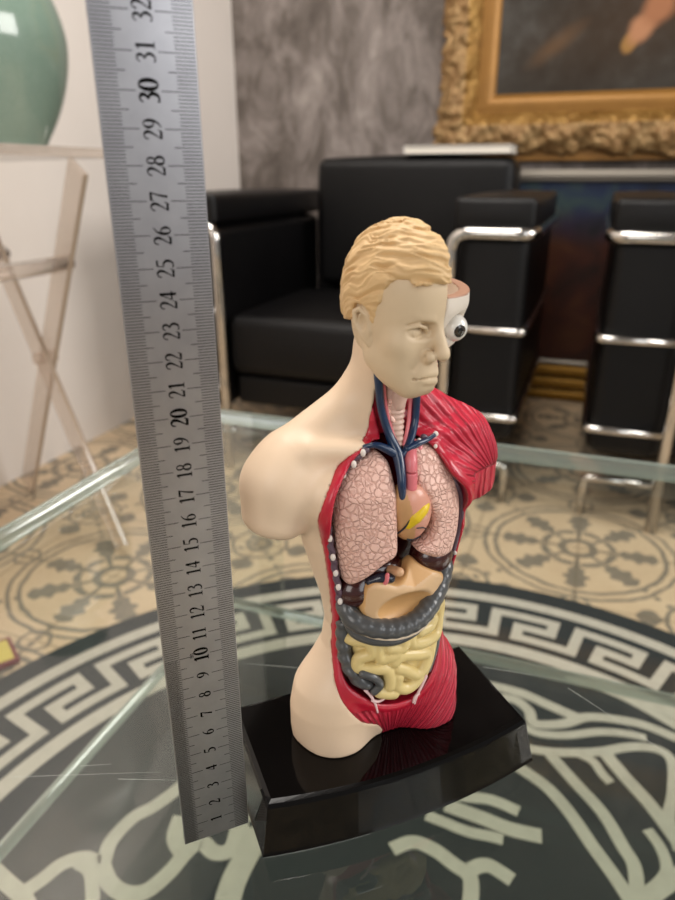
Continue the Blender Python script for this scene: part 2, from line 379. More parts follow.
# heart with vessels and fat
def heart(p):
    f=ell(p,(4.6,-17.5,121),(9.0,7.4,13.5),0,.15); return smin(f,ell(p,(1,-18,128),(6.5,6.0,7)),4)
ht=sdf_part('heart',heart,(-10,-28,104),(18,-6,140),.5,[M['heart'],M['heart_pink']],fig,post=up,
    midx=lambda V,Q:((V[Q].mean(1)[:,0]+.25*(V[Q].mean(1)[:,2]-145)>2.6)).astype(int))
def tube(name,pts,r,mat,parent=fig,h=.4,rs=None,k=None,mod=None,n=6,smoothed=True):
    S=spline(pts,n,closed=False) if smoothed else np.array(pts,float)
    rr=None
    if rs is not None: rr=list(np.interp(np.linspace(0,1,len(S)),np.linspace(0,1,len(rs)),rs))
    R=max(rr) if rr else r
    A=S.min(0)-R-1.2; B=S.max(0)+R+1.2
    def fn(p):
        f=chain(p,[tuple(a) for a in S],r,rs=rr)
        return mod(p,f) if mod else f
    return sdf_part(name,fn,tuple(A),tuple(B),h,[mat] if not isinstance(mat,list) else mat,parent,post=up)
def hy_(x,z):  # depth of the heart's front surface
    t=1-((x-4.6)/9.2)**2-((z-121)/13.8)**2
    return -17.5-7.5*math.sqrt(max(t,.02))-.1
def onheart(L,k=.0): return [(x,hy_(x,z)+k,z) for x,z in L]
tube('fat_patch',onheart([(0.8,118),(3.5,122),(6.6,124.6),(9.0,126.0)],1.5),1.9,M['fat'],ht,rs=[1.6,3.0,2.8,1.6])
for L in ([(-2.5,113),(-.8,118),(1.5,123),(4.0,127.5),(5.0,131)],[(3.2,126),(5.6,127),(6.6,129.5)],[(2.6,125),(3.5,128.5),(3.2,131)],[(4,117),(7,116.5),(9,115)],[(1,111),(4,110.5),(7,111.5)]):
    tube('coronary_vessel',onheart(L,.15),.42 if len(L)==5 else .3,M['ink'],ht,h=.25)
tube('aorta',[(5.5,-13,148),(3.6,-17.4,145),(3.0,-19.3,140),(2.6,-20.3,134)],2.6,M['artery'],mod=lambda p,f:smax(f,-(np.abs(p[2]-140.6)-.25),.3))
tube('pulmonary_artery',[(7.5,-10,150),(9.8,-12.5,147.5),(7.0,-15,143)],1.7,M['artery'])
tube('jugular_vein',[(-8.0,-8.4,181),(-7.2,-8.8,173),(-6.2,-9.2,164.6),(-3.6,-11.2,155),(-1.4,-15,147.5),(-1.8,-19.3,141.4),(-2.2,-21.5,136.4),(-2.0,-22,131)],1.9,M['vein'],rs=[1.7,1.7,1.6,1.8,2.4,2.0,1.8,1.3])
tube('jugular_vein',[(11.0,-7.6,176),(10.0,-8.4,168.8),(9.0,-9.6,158),(4.6,-13.5,150.6),(0,-15.6,146)],1.6,M['vein'])
tube('subclavian_vein',[(-14.5,-11.5,151.2),(-10.5,-13.2,152),(-6,-14.2,150),(-2.4,-15.2,147.6)],1.5,M['vein'],rs=[1.0,1.3,1.8,1.8])
tube('subclavian_vein',[(16.8,-12.6,152.2),(12.5,-13.6,150.9),(7.5,-14.8,150.4),(3,-15,149)],1.3,M['vein'],rs=[.9,1.1,1.5,1.6])
tube('carotid_artery',[(-5.2,-7.6,180),(-4.2,-8.0,168),(-2.0,-10.2,156),(-.2,-13.5,149)],.85,M['artery'])
tube('carotid_artery',[(8.4,-6.6,178),(7.6,-7.4,168),(6.2,-9.2,158),(2.6,-13,150)],.85,M['artery'])
tube('trachea',[(2.0,-4.5,182),(1.6,-5.6,170),(1.2,-6.8,160),(.6,-9.8,150)],4.0,M['trachea'],rs=[4.6,4.8,3.6,3.0],mod=lambda p,f:f-.28*np.sin(p[2]*2.9)*(p[2]<165))
tube('larynx',[(1.9,-6.6,176),(1.8,-8.0,170),(1.5,-8.6,166)],3.2,M['trachea'],rs=[3.0,3.8,2.6])
tube('thyroid_gland',[(-1.8,-8.0,168),(-2.6,-8.0,163),(-1.2,-9.4,160)],1.2,M['lung'])
def rbump(name,x,z,k,r,m,parent=fig,h=.35):
    c=(x,float(yfront(np.array(x),np.array(z)))+k,z)
    return sdf_part(name,lambda p:ell(p,c,r),tuple(c[i]-r[i]-1 for i in range(3)),tuple(c[i]+r[i]+1 for i in range(3)),h,[m],parent,post=up)
STRIP=[(-13.5,150.5),(-19.3,146.6),(-24.2,142),(-28.2,136.2),(-30.6,128.5),(-31.0,119),(-29.8,108.5),(-28.2,99),(-26.6,89),(-25.6,80)]
tube('intercostal_strip',[(x,float(yfront(np.array(x),np.array(z)))+.9,z) for x,z in STRIP],1.5,M['intercostal'],mod=lambda p,f:f+.25*np.sin(p[2]*1.3+p[0]))
STR2=[(12.5,151.5),(17.5,147.5),(22,140.5),(25.8,131),(31.5,121),(34.0,110),(34.2,100),(32.5,88)]
tube('intercostal_strip',[(x,float(yfront(np.array(x),np.array(z)))+1.6,z) for x,z in STR2],1.4,M['intercostal'])
for x,z in [(-16.0,149.5),(-20.2,145.4),(-24.6,141.6),(-28.6,135.8),(-30.9,130),(-31.6,122.8),(-30.9,114.4),(-29.6,105.4),(-28.3,97.3),(-27.0,90.0),(-26.0,82.1)]:
    rbump('rib_end',x,z,-.8,(1.15,1.1,1.75),M['rib'])
for x,z in [(17.6,152.4),(9.0,151.4),(16.6,147.9),(22.9,140.2),(29.0,130),(33.2,90.5),(31.2,84.5)]:
    rbump('rib_end',x,z,-.6,(1.3,1.1,1.3) if x==17.6 else (.9,.9,1.1),M['rib'])
# upper belly: liver, gall bladder, cut vessels
sdf_part('liver',lambda p:smin(ell(p,(-17,-9,84),(10,9,8.5)),ell(p,(-6,-8,92),(12,8,6)),5),(-30,-22,70),(10,6,104),.7,[M['liver']],fig,post=up)
sdf_part('spleen',lambda p:ell(p,(20,-10,93),(10,9,9),0,.2),(6,-24,80),(34,4,106),.7,[M['liver']],fig,post=up)
tube('gallbladder',[(-13,-16.5,90.5),(-9,-18.5,92.5),(-5,-19.5,92)],2.2,M['navy'])
tube('portal_vein',[(-8.5,-19.5,89.5),(-7.6,-21,92),(-7.0,-20.6,94.8)],1.0,M['artery'])
tube('esophagus_stump',[(-2.8,-15,93),(-1.8,-21.6,95.6)],2.1,M['tan'],rs=[2.4,2.0])
# stomach, cut open to its inside
ST=[(-17.5,77),(-17.0,82),(-15.8,88.5),(-12,91.5),(-6.5,90.5),(-2.5,88.9),(2.0,90.6),(6.0,94.6),(8.6,95.6),(11.5,93.0),(15,91.2),(20.5,88.0),(24.5,83.5),(23.5,77),(17,71),(8,68.5),(-4,68.5),(-13,70.5)]
def bowl(p,f):
    f=smax(f,-ell(p,(3.5,-30.5,79),(21,15.5,9.2),0,-.5),1.0)
    f=smax(f,(p[2]-(88.5+.0*p[0]))*.6-(p[1]-yfront(p[0],p[2])-3.5)*.8-.25*np.abs(p[0]-6),1.5)
    return f
so=organ('stomach',ST,7.5,7.2,2.2,.6,[M['stomach'],M['stomach_lining']],extra=bowl,midx=lambda V,Q:(V[Q].mean(1)[:,1]>yfront(V[Q].mean(1)[:,0],V[Q].mean(1)[:,2])+3).astype(int))
# colon
def haustra(p,f): 
    a=np.arctan2(p[2]-96,p[0]-2)
    return f+.13*np.sin(a*40)-.06
CO=[(-22.5,-9.5,80),(-22.4,-12.5,76),(-19.5,-16.2,71.8),(-12.5,-20.4,69.0),(-3,-22.6,67.6),(7,-22.4,69.0),(15.5,-19.2,73),(22.6,-14.4,78.6),(26.8,-10.6,84.5),(27.6,-7.5,89)]
co=tube('colon',CO,4.2,M['colon'],rs=[3.6,4.2,4.6,4.6,4.5,4.4,4.4,4.4,4.4,4.0],mod=haustra)
tube('taenia',[(a[0]*1.02,a[1]-3.7,a[2]-2.9) for a in CO[1:9]],.6,M['colon_light'],co)
CO2=[(a[0]*.99,a[1]+1.2,a[2]-6.4) for a in CO[1:6]]
tube('colon',[(-21.8,-11,71)]+CO2[1:]+[(13,-19,66)],2.8,M['colon'],rs=[2.0,3.0,3.2,3.0,2.4,1.4])
tube('colon',[(-22.2,-8.6,66),(-22.6,-9.6,58),(-22.2,-12.0,49),(-19.4,-15.8,42),(-15,-18.5,37.8)],3.4,M['colon'],mod=lambda p,f:f+.3*np.sin(p[2]*1.1))
tube('appendix',[(-17.5,-20.2,45.5),(-13.0,-22.2,43.5),(-10.0,-22.6,39),(-12.5,-22.0,35.5)],1.9,M['colon'])
tube('colon',[(28.0,-6,64),(26.6,-9,54),(22.5,-13.5,44),(17.0,-17.6,36)],2.4,M['colon'])
COILS=[[(-21.0,-12.1,60.2),(-19.0,-15.1,60.0),(-13.8,-18.9,60.2),(-12.4,-19.9,54.4),(-17.5,-17.8,51.4),(-18.0,-18.0,46.8),(-12.1,-21.0,46.4),(-6.3,-22.4,45.3),(-4.6,-22.8,40.1),(-4.6,-22.8,36.0)],[(-9.6,-20.2,60.8),(-1.2,-21.6,63.0),(2.4,-21.9,60.0),(1.1,-22.4,55.2),(-4.6,-21.9,56.2)],[(-9.6,-20.5,57.2),(-8.8,-21.3,51.6),(-4.6,-22.2,51.8),(-1.3,-22.4,52.6)],[(6.0,-21.4,62.6),(14,-18.6,65.0),(21,-15.2,66.6),(26,-11.0,66),(25.2,-12.0,58),(22.6,-15.0,51.5),(15,-19.6,52.6),(7.0,-21.8,55.4),(5.4,-21.8,59)],[(10.5,-20.8,60.2),(16.5,-18.6,59.6),(19.5,-16.8,62)],[(-2.4,-22.6,48.6),(1.2,-22.5,50.8),(9.8,-21.6,48.2),(15.8,-20.0,45.4),(13.2,-21.1,38.6),(9.0,-21.9,37.4),(4.0,-22.8,41.6),(-.6,-22.9,44.6)],[(-.6,-23.0,40.0),(-.9,-22.9,34.8),(3.7,-22.7,31.4),(8.4,-22.1,32.4),(11.2,-21.5,35.0)],[(-9.1,-22.2,33.2),(-5.2,-22.7,31.6),(-2.4,-22.9,31.0)],[(20.5,-15.2,47),(17.6,-17.8,40.5),(13.4,-20.2,35)]]
def guts(p):
    f=None
    for c in COILS:
        S=spline(c,4,closed=False); g=chain(p,[(a[0],a[1]+1.5,a[2]) for a in S],3.05)
        f=g if f is None else smin(f,g,.35)
    bk=slab(poly2(p[0],p[2],spline([(-20,59),(-12,62),(0,64),(14,66),(24,68),(26,58),(22,46),(14,34),(4,30),(-8,32),(-10,40),(-18,47)],3))+1.0,p[1]-(yfront(p[0],p[2])+7.5),4.2,2)
    return smin(f,bk,1.0)
sdf_part('small_intestine',guts,(-27,-30,26),(32,2,73),.5,[M['gut']],fig,post=up)
for L in ([(-16.5,36.5),(-14,33),(-11.8,28),(-10.4,22.4)],[(-13.2,30.2),(-10.5,29.2),(-7.8,30)],[(14.2,35.5),(11.8,31),(9.6,26.5),(8.6,21.5)],[(10.3,27),(8.4,25.6),(7.6,22.5)]):
    tube('pelvic_vessel',[(x,float(yfront(np.array(x),np.array(z)))-.35,z) for x,z in L],.7,M['nerve'],rs=[.8,.7,.5])
# ---------- head ----------
hd=bpy.data.objects.new('head',None)
H2=.42; lo=(-24,-29,-33); hi=(24,30,38)
q=grid(lo,hi,H2); FF=face(q)
lower=smax(FF,q[0]-1.2,.5)
upcut=np.maximum(q[0]-.9,-(q[2]+12))      # everything left of the midline goes
V,Q=nets(lower,lo,H2); W=from_head(V); W[:,2]+=25
fc=V[Q].mean(1)
head=mesh_from('head',W*.001,Q,[M['face'],M['socket']],fig,midx=((fc[:,0]>.75)&(fc[:,1]>-19)).astype(int))
hg=smax(hair_field(q),q[0]-1.4,.5)
V,Q=nets(hg,lo,H2); W=from_head(V); W[:,2]+=25
mesh_from('hair',W*.001,Q,[M['hair']],head)
# skull of the opened half
def skull(q):
    f=ell(q,(3.4,.4,8.5),(22.0,22.4,22))
    f=smin(f,ell(q,(9,-9.0,-6),(8,8,10)),5)
    f=smin(f,chain(q,[(20.5,-8.5,3.4),(13,-17.0,5.2),(3,-18.6,4.6)],1.8),3)
    f=smax(f,-ell(q,(10.4,-19.0,-3.6),(6.4,6.0,5.4)),1.5)
    f=smax(f,-ell(q,(1.9,1,12),(19.3,19.8,20)),.6)
    f=smax(f,.9-q[0],.3)
    f=smax(f,q[2]-(11.6+.12*q[1]),.5); f=smax(f,-(q[2]+14.5-.25*(q[0])),1.5)
    return f
sk=skull(q); V,Q=nets(sk,lo,H2); W=from_head(V); W[:,2]+=25; fc=V[Q].mean(1)
skm=mesh_from('skull',W*.001,Q,[M['bone'],M['brain_rim'],M['socket']],head,midx=np.where(fc[:,2]>10.9+.12*fc[:,1],1,np.where(fc[:,2]<-12.0,2,0)))
EC=np.array([12.0,-14.9,-4.4]); ER=5.35; ED=np.array([-.27,-.95,-.10]); ED/=np.linalg.norm(ED)
def head_part(name,fn,lo,hi,h,mats,parent,midx=None):
    p=grid(lo,hi,h); V,Q=nets(fn(p),lo,h); mi=midx(V,Q) if midx else None; W=from_head(V); W[:,2]+=25
    return mesh_from(name,W*.001,Q,mats,parent,midx=mi)
def eyem(V,Q):
    c=V[Q].mean(1)-EC; c/=np.linalg.norm(c,axis=1)[:,None]; a=np.degrees(np.arccos(np.clip(c@ED,-1,1)))
    return np.where(a<14,2,np.where(a<22,1,np.where(a<27,2,0)))
head_part('eyeball',lambda p:np.sqrt((p[0]-EC[0])**2+(p[1]-EC[1])**2+(p[2]-EC[2])**2)-ER,tuple(EC-6.5),tuple(EC+6.5),.22,[M['eye_white'],M['iris'],M['pupil']],head,eyem)
head_part('eye_muscle',lambda p:smin(cap(p,(9,-13,-9.5),(5,-15.5,-11.5),1.6,1.2),cap(p,(15,-10,-8),(8,-13,-10),1.2,1.2),1),(1,-20,-15),(20,-5,-3),.4,[M['socket']],head)
bpy.data.objects.remove(hd)
del q,FF,hg,sk,lower
# ---------- base ----------
def base_mesh():
    bm=bmesh.new()
    def outline(w,d0,bow,ins,r=.006):
        pts=[]; x0,x1=-w/2+ins,w/2-ins; n=20
        for i in range(n+1):
            t=i/n; x=x0+(x1-x0)*t; pts.append((x,-d0+ins-bow*(1-(2*t-1)**2)))
        for (x,y) in((x1,d0*.96-ins),(x0,d0*.96-ins)):
            pts.append((x,y))
        return pts
    w,d=.1420,.0358
    rings=[(outline(w,d,.0075,-.0005),0.0),(outline(w,d,.0075,.0),.0015),(outline(w,d,.0075,.0035),.0225),(outline(w,d,.0075,.0045),.0243),(outline(w,d,.0075,.0062),.025)]
    vs=[[bm.verts.new((x,y,z)) for x,y in L] for L,z in rings]; n=len(vs[0])
    for a,b in zip(vs,vs[1:]):
        for i in range(n): bm.faces.new((a[i],a[(i+1)%n],b[(i+1)%n],b[i]))
    bm.faces.new(vs[-1]); bm.faces.new(list(reversed(vs[0])))
    me=bpy.data.meshes.new('base'); bm.to_mesh(me); bm.free(); me.materials.append(M['black_plastic'])
    o=bpy.data.objects.new('base',me); col.objects.link(o); o.parent=fig; return o
base_mesh()
# ---------- general mesh helpers (metres) ----------
def link(name,bm,mats,parent=None,smooth=False,bevel=0.,seg=3,loc=None,rz=None,mat4=None):
    me=bpy.data.meshes.new(name)
    if mat4 is not None: bm.transform(mat4)
    bm.to_mesh(me); bm.free()
    for m in (mats if isinstance(mats,list) else [mats]): me.materials.append(m)
    if smooth:
        for p in me.polygons: p.use_smooth=True
    o=bpy.data.objects.new(name,me); col.objects.link(o)
    if parent: o.parent=parent
    if loc is not None:o.location=loc
    if rz is not None:o.rotation_euler=(0,0,rz)
    if bevel:
        b=o.modifiers.new('bevel','BEVEL'); b.width=bevel; b.segments=seg; b.limit_method='ANGLE'; b.angle_limit=math.radians(40)
        for p in me.polygons: p.use_smooth=True
        w=o.modifiers.new('wn','WEIGHTED_NORMAL')
    return o
def box(bm,a,b,mi=0):
    v=[bm.verts.new((x,y,z)) for x in(a[0],b[0]) for y in(a[1],b[1]) for z in(a[2],b[2])]
    for f in((0,1,3,2),(4,6,7,5),(0,4,5,1),(2,3,7,6),(0,2,6,4),(1,5,7,3)):
        F=bm.faces.new([v[i] for i in f]); F.material_index=mi
def tubem(bm,pts,r,n=14,closed=False,cap_=True,mi=0):
    pts=[Vector(p) for p in pts]; rings=[]; N=len(pts); up_=None
    for i,p in enumerate(pts):
        a=pts[max(i-1,0)]; b=pts[min(i+1,N-1)]
        if closed:a=pts[(i-1)%N]; b=pts[(i+1)%N]
        t=(b-a).normalized()
        if up_ is None: up_=t.orthogonal().normalized()
        up_=(up_-t*up_.dot(t)).normalized(); s=t.cross(up_)
        rings.append([bm.verts.new(p+(up_*math.cos(2*math.pi*k/n)+s*math.sin(2*math.pi*k/n))*r) for k in range(n)])
    for i in range(N if closed else N-1):
        A,B=rings[i],rings[(i+1)%N]
        for k in range(n): f=bm.faces.new((A[k],A[(k+1)%n],B[(k+1)%n],B[k])); f.material_index=mi
    if cap_ and not closed: bm.faces.new(list(reversed(rings[0]))); bm.faces.new(rings[-1])
def roundpath(P,r,n=6):
    P=[Vector(p) for p in P]; out=[P[0]]
    for i in range(1,len(P)-1):
        a=(P[i-1]-P[i]).normalized(); b=(P[i+1]-P[i]).normalized(); d=r
        s=P[i]+a*d; e=P[i]+b*d
        for k in range(n+1):
            t=k/n; out.append(s*(1-t)**2+P[i]*2*t*(1-t)+e*t*t)
    out.append(P[-1]); return out
def lathe(prof,n=64):
    bm=bmesh.new(); R=[]
    for r,z in prof: R.append([bm.verts.new((r*math.cos(2*math.pi*k/n),r*math.sin(2*math.pi*k/n),z)) for k in range(n)])
    for a,b in zip(R,R[1:]):
        for k in range(n): bm.faces.new((a[k],a[(k+1)%n],b[(k+1)%n],b[k]))
    bm.faces.new(list(reversed(R[0]))); bm.faces.new(R[-1]); return bm
FZ=-.43
A20=math.radians(20)
# ---------- floor with encaustic tiles ----------
t=NT('encaustic_tiles'); v=t.coord('Object')
S=2.42   # motif repeats per metre (0.413 m)
vm=t.mapping(v,(S,S,1),(0,0,0),(0,0,0))
wob=t.noise(v,26,2)
sx=t.n('ShaderNodeSeparateXYZ'); t.l(vm,sx.inputs[0])
def cell(o,off):
    return t.math('SUBTRACT',t.math('FRACT',t.math('ADD',o,off)),.5)
wv=t.math('MULTIPLY_ADD',wob,.03,-.015)
def motif(off):
    x=cell(sx.outputs[0],off[0]); y=cell(sx.outputs[1],off[1])
    r=t.math('ADD',t.math('SQRT',t.math('ADD',t.math('MULTIPLY',x,x),t.math('MULTIPLY',y,y))),wv)
    th=t.math('ARCTAN2',y,x); return x,y,r,th
def band(r,c,w):   # 1 inside |r-c|<w
    return t.math('LESS_THAN',t.math('ABSOLUTE',t.math('SUBTRACT',r,c)),w)
OX=.5+.035*S; OY=.5+.134*S
x,y,r,th=motif((OX,OY))
grey=t.math('MAXIMUM',band(r,.400,.011),band(r,.452,.009))
# eight lobed leaves
c8=t.math('COSINE',t.math('MULTIPLY',th,8.))
ph=t.math('ABSOLUTE',t.math('SINE',t.math('MULTIPLY',th,4.)))    # 0 on the leaf axis
lobes=t.math('MULTIPLY',t.math('SINE',t.math('MULTIPLY',r,95.)),.13)
wid=t.math('ADD',t.math('MULTIPLY',t.math('POWER',t.math('MAXIMUM',t.math('SUBTRACT',1.,t.math('POWER',t.math('DIVIDE',t.math('ABSOLUTE',t.math('SUBTRACT',r,.27)),.1),2.)),0.),.6),.66),lobes)
leaf=t.math('LESS_THAN',ph,wid)
stem=t.math('MULTIPLY',t.math('LESS_THAN',ph,.32),t.math('MULTIPLY',t.math('LESS_THAN',r,.2),t.math('GREATER_THAN',r,.06)))
core=band(r,.075,.02)
hook=t.math('MULTIPLY',band(r,.165,.018),t.math('GREATER_THAN',ph,.45))
green=t.math('MAXIMUM',t.math('MAXIMUM',leaf,stem),t.math('MAXIMUM',core,hook))
x2,y2,r2,th2=motif((OX+.5,OY+.5))
ph2=t.math('ABSOLUTE',t.math('SINE',t.math('MULTIPLY',th2,2.)))
g2=t.math('MAXIMUM',band(r2,.135,.009),band(r2,.06,.012))
pt=t.math('LESS_THAN',ph2,t.math('MULTIPLY',t.math('SUBTRACT',1.,t.math('POWER',t.math('DIVIDE',t.math('ABSOLUTE',t.math('SUBTRACT',r2,.2)),.06),2.)),.55))
x3,y3,r3,th3=motif((OX+.5,OY)); x4,y4,r4,th4=motif((OX,OY+.5))
g3=t.math('MAXIMUM',band(r3,.062,.008),band(r4,.062,.008))
allg=t.math('MAXIMUM',t.math('MAXIMUM',grey,green),t.math('MAXIMUM',g3,t.math('MAXIMUM',g2,pt)))
n1=t.noise(v,9,5,.65); n2=t.noise(v,70,4,.7)
beige=t.mix(n1,hexc('#bda385'),hexc('#ddc9ab')); beige=t.mix(t.math('MULTIPLY',n2,.35),beige,hexc('#a08a66'))
gr=t.mix(n1,hexc('#5a564e'),hexc('#78746a'))
# tile joints
jx=t.math('GREATER_THAN',t.math('ABSOLUTE',t.math('SUBTRACT',t.math('FRACT',t.math('MULTIPLY',t.math('ADD',sx.outputs[0],OX),2.)),.5)),.492)
jy=t.math('GREATER_THAN',t.math('ABSOLUTE',t.math('SUBTRACT',t.math('FRACT',t.math('MULTIPLY',t.math('ADD',sx.outputs[1],OY),2.)),.5)),.492)
cc=t.mix(t.math('MULTIPLY',allg,t.math('MULTIPLY_ADD',n2,.6,.55)),beige,gr); cc=t.mix(t.math('MULTIPLY',t.math('MAXIMUM',jx,jy),.6),cc,hexc('#6e604c'))
M['tiles']=t.pbr(cc,.45,0,None,.35)
# world axes of the room: s along the back wall, o into the room's depth
W20=Vector((math.cos(A20),-math.sin(A20),0)); D20=Vector((math.sin(A20),math.cos(A20),0)); P0=Vector((.571,1.33,0))
def RM(s,o,h): return P0+W20*s+D20*o+Vector((0,0,FZ+h))
ROOM=Matrix.Translation(P0+Vector((0,0,FZ)))@Matrix.Rotation(-A20,4,'Z')
bm=bmesh.new(); box(bm,(-1.55,-3.6,-.08),(2.6,1.13,0)); fl=link('floor',bm,M['tiles']); fl.matrix_world=ROOM; tag(fl,kind='structure')
# walls
def WW(o): o.matrix_world=ROOM; return o
t=NT('grey_venetian_plaster'); v=t.coord()
vs=t.mapping(v,(1.,1.,.55),(0,0,0))
a=t.noise(vs,2.6,6,.6,.7); b=t.noise(vs,11,6,.65,1.2); c_=t.noise(v,60,4,.7)
m_=t.math('MULTIPLY_ADD',b,.42,t.math('MULTIPLY',a,.58))
hgt=t.n('ShaderNodeSeparateXYZ'); t.l(v,hgt.inputs[0])
base=t.ramp(m_,[(.36,hexc('#4a423d')),(.46,hexc('#6c635d')),(.54,hexc('#8f8580')),(.64,hexc('#b1a7a0'))])
base=t.mix(t.math('MULTIPLY',c_,.3),base,hexc('#5d544c'))
M['plaster']=t.pbr(base,.6,0,t.bump(b,.002),.35)
t=NT('white_wall_paint'); v=t.coord(); a=t.noise(v,2.2,5,.6); 
M['white_wall']=t.pbr(t.mix(a,hexc('#ddd3ca'),hexc('#ece4dd')),.7,0,t.bump(t.noise(v,30,4),.001),.3)
bm=bmesh.new(); box(bm,(-1.375,1.03,0),(2.6,1.13,2.7)); tag(WW(link('wall_back',bm,M['plaster'])),kind='structure')
bm=bmesh.new(); box(bm,(-1.475,-3.6,0),(-1.375,1.13,2.7)); tag(WW(link('wall_left',bm,M['white_wall'])),kind='structure')
M['ceiling']=plain('ceiling_paint','#77706a',.8)
bm=bmesh.new(); box(bm,(-1.475,-3.6,2.7),(2.6,1.13,2.78)); tag(WW(link('ceiling',bm,M['ceiling'])),kind='structure')
# ---------- round rug ----------
t=NT('dark_rug_wool'); v=t.coord(); a=t.noise(v,300,3,.7)
M['rug_dark']=t.pbr(t.mix(a,hexc('#232729'),hexc('#33383a')),.75,0,None,.2)
t=NT('pale_rug_wool'); v=t.coord(); a=t.noise(v,60,5,.7)
M['rug_pale']=t.pbr(t.mix(a,hexc('#a29d92'),hexc('#c3bdb0')),.75,0,None,.2)
RC=Vector((.073,.388,FZ))
bm=bmesh.new(); n=180; RR=.726
def ringv(r,z): return [bm.verts.new((r*math.cos(2*math.pi*k/n),r*math.sin(2*math.pi*k/n),z)) for k in range(n)]
a=ringv(RR,0); b=ringv(RR,.0035); c_=ringv(RR-.002,.004)
for A_,B_ in((a,b),(b,c_)):
    for k in range(n): bm.faces.new((A_[k],A_[(k+1)%n],B_[(k+1)%n],B_[k]))
bm.faces.new(c_); bm.faces.new(list(reversed(a)))
ZT=.0046
def strip(P,hw,closed=False,z=ZT,taper=None):
    P=[Vector((p[0],p[1])) for p in P]; N=len(P); L=[];R=[]
    for i in range(N):
        d1=(P[i]-P[i-1]).normalized() if (i>0 or closed) else None; d2=(P[(i+1)%N]-P[i]).normalized() if (i<N-1 or closed) else None
        if d1 is None:d1=d2
        if d2 is None:d2=d1
        t_=(d1+d2); t_=t_.normalized() if t_.length>1e-6 else d1
        nn=Vector((-t_.y,t_.x)); k=1/max(.5,abs(nn.dot(Vector((-d1.y,d1.x))))); w=hw*(taper[i] if taper else 1)
        L.append(P[i]+nn*w*k); R.append(P[i]-nn*w*k)
    lv=[bm.verts.new((p.x,p.y,z)) for p in L]; rv=[bm.verts.new((p.x,p.y,z)) for p in R]
    lb=[bm.verts.new((p.x,p.y,.004)) for p in L]; rb=[bm.verts.new((p.x,p.y,.004)) for p in R]
    for i in range(N if closed else N-1):
        j=(i+1)%N
        for q_ in((lv[i],rv[i],rv[j],lv[j]),(lv[i],lv[j],lb[j],lb[i]),(rv[j],rv[i],rb[i],rb[j])):
            f=bm.faces.new(q_); f.material_index=1
circ=lambda r:[(r*math.cos(2*math.pi*k/n),r*math.sin(2*math.pi*k/n)) for k in range(n)]
strip(circ(.6745),.0115,True); strip(circ(.541),.0125,True)
NU=29; du=2*math.pi/NU; th0=math.radians(133.4)
r0,r1,rm=.577,.6375,.607
key=[]
for k in range(NU):
    b0=th0-k*du
    seg=[(0,r0),(0,r1)]+[(u,r1) for u in(.18,.36,.54,.70)]+[(.70,rm),(.54,rm),(.42,rm),(.30,rm),(.30,r0)]+[(u,r0) for u in(.48,.66,.84)]
    key+=[(r_*math.cos(b0-u*du),r_*math.sin(b0-u*du)) for u,r_ in seg]
strip(key,.0087,True)
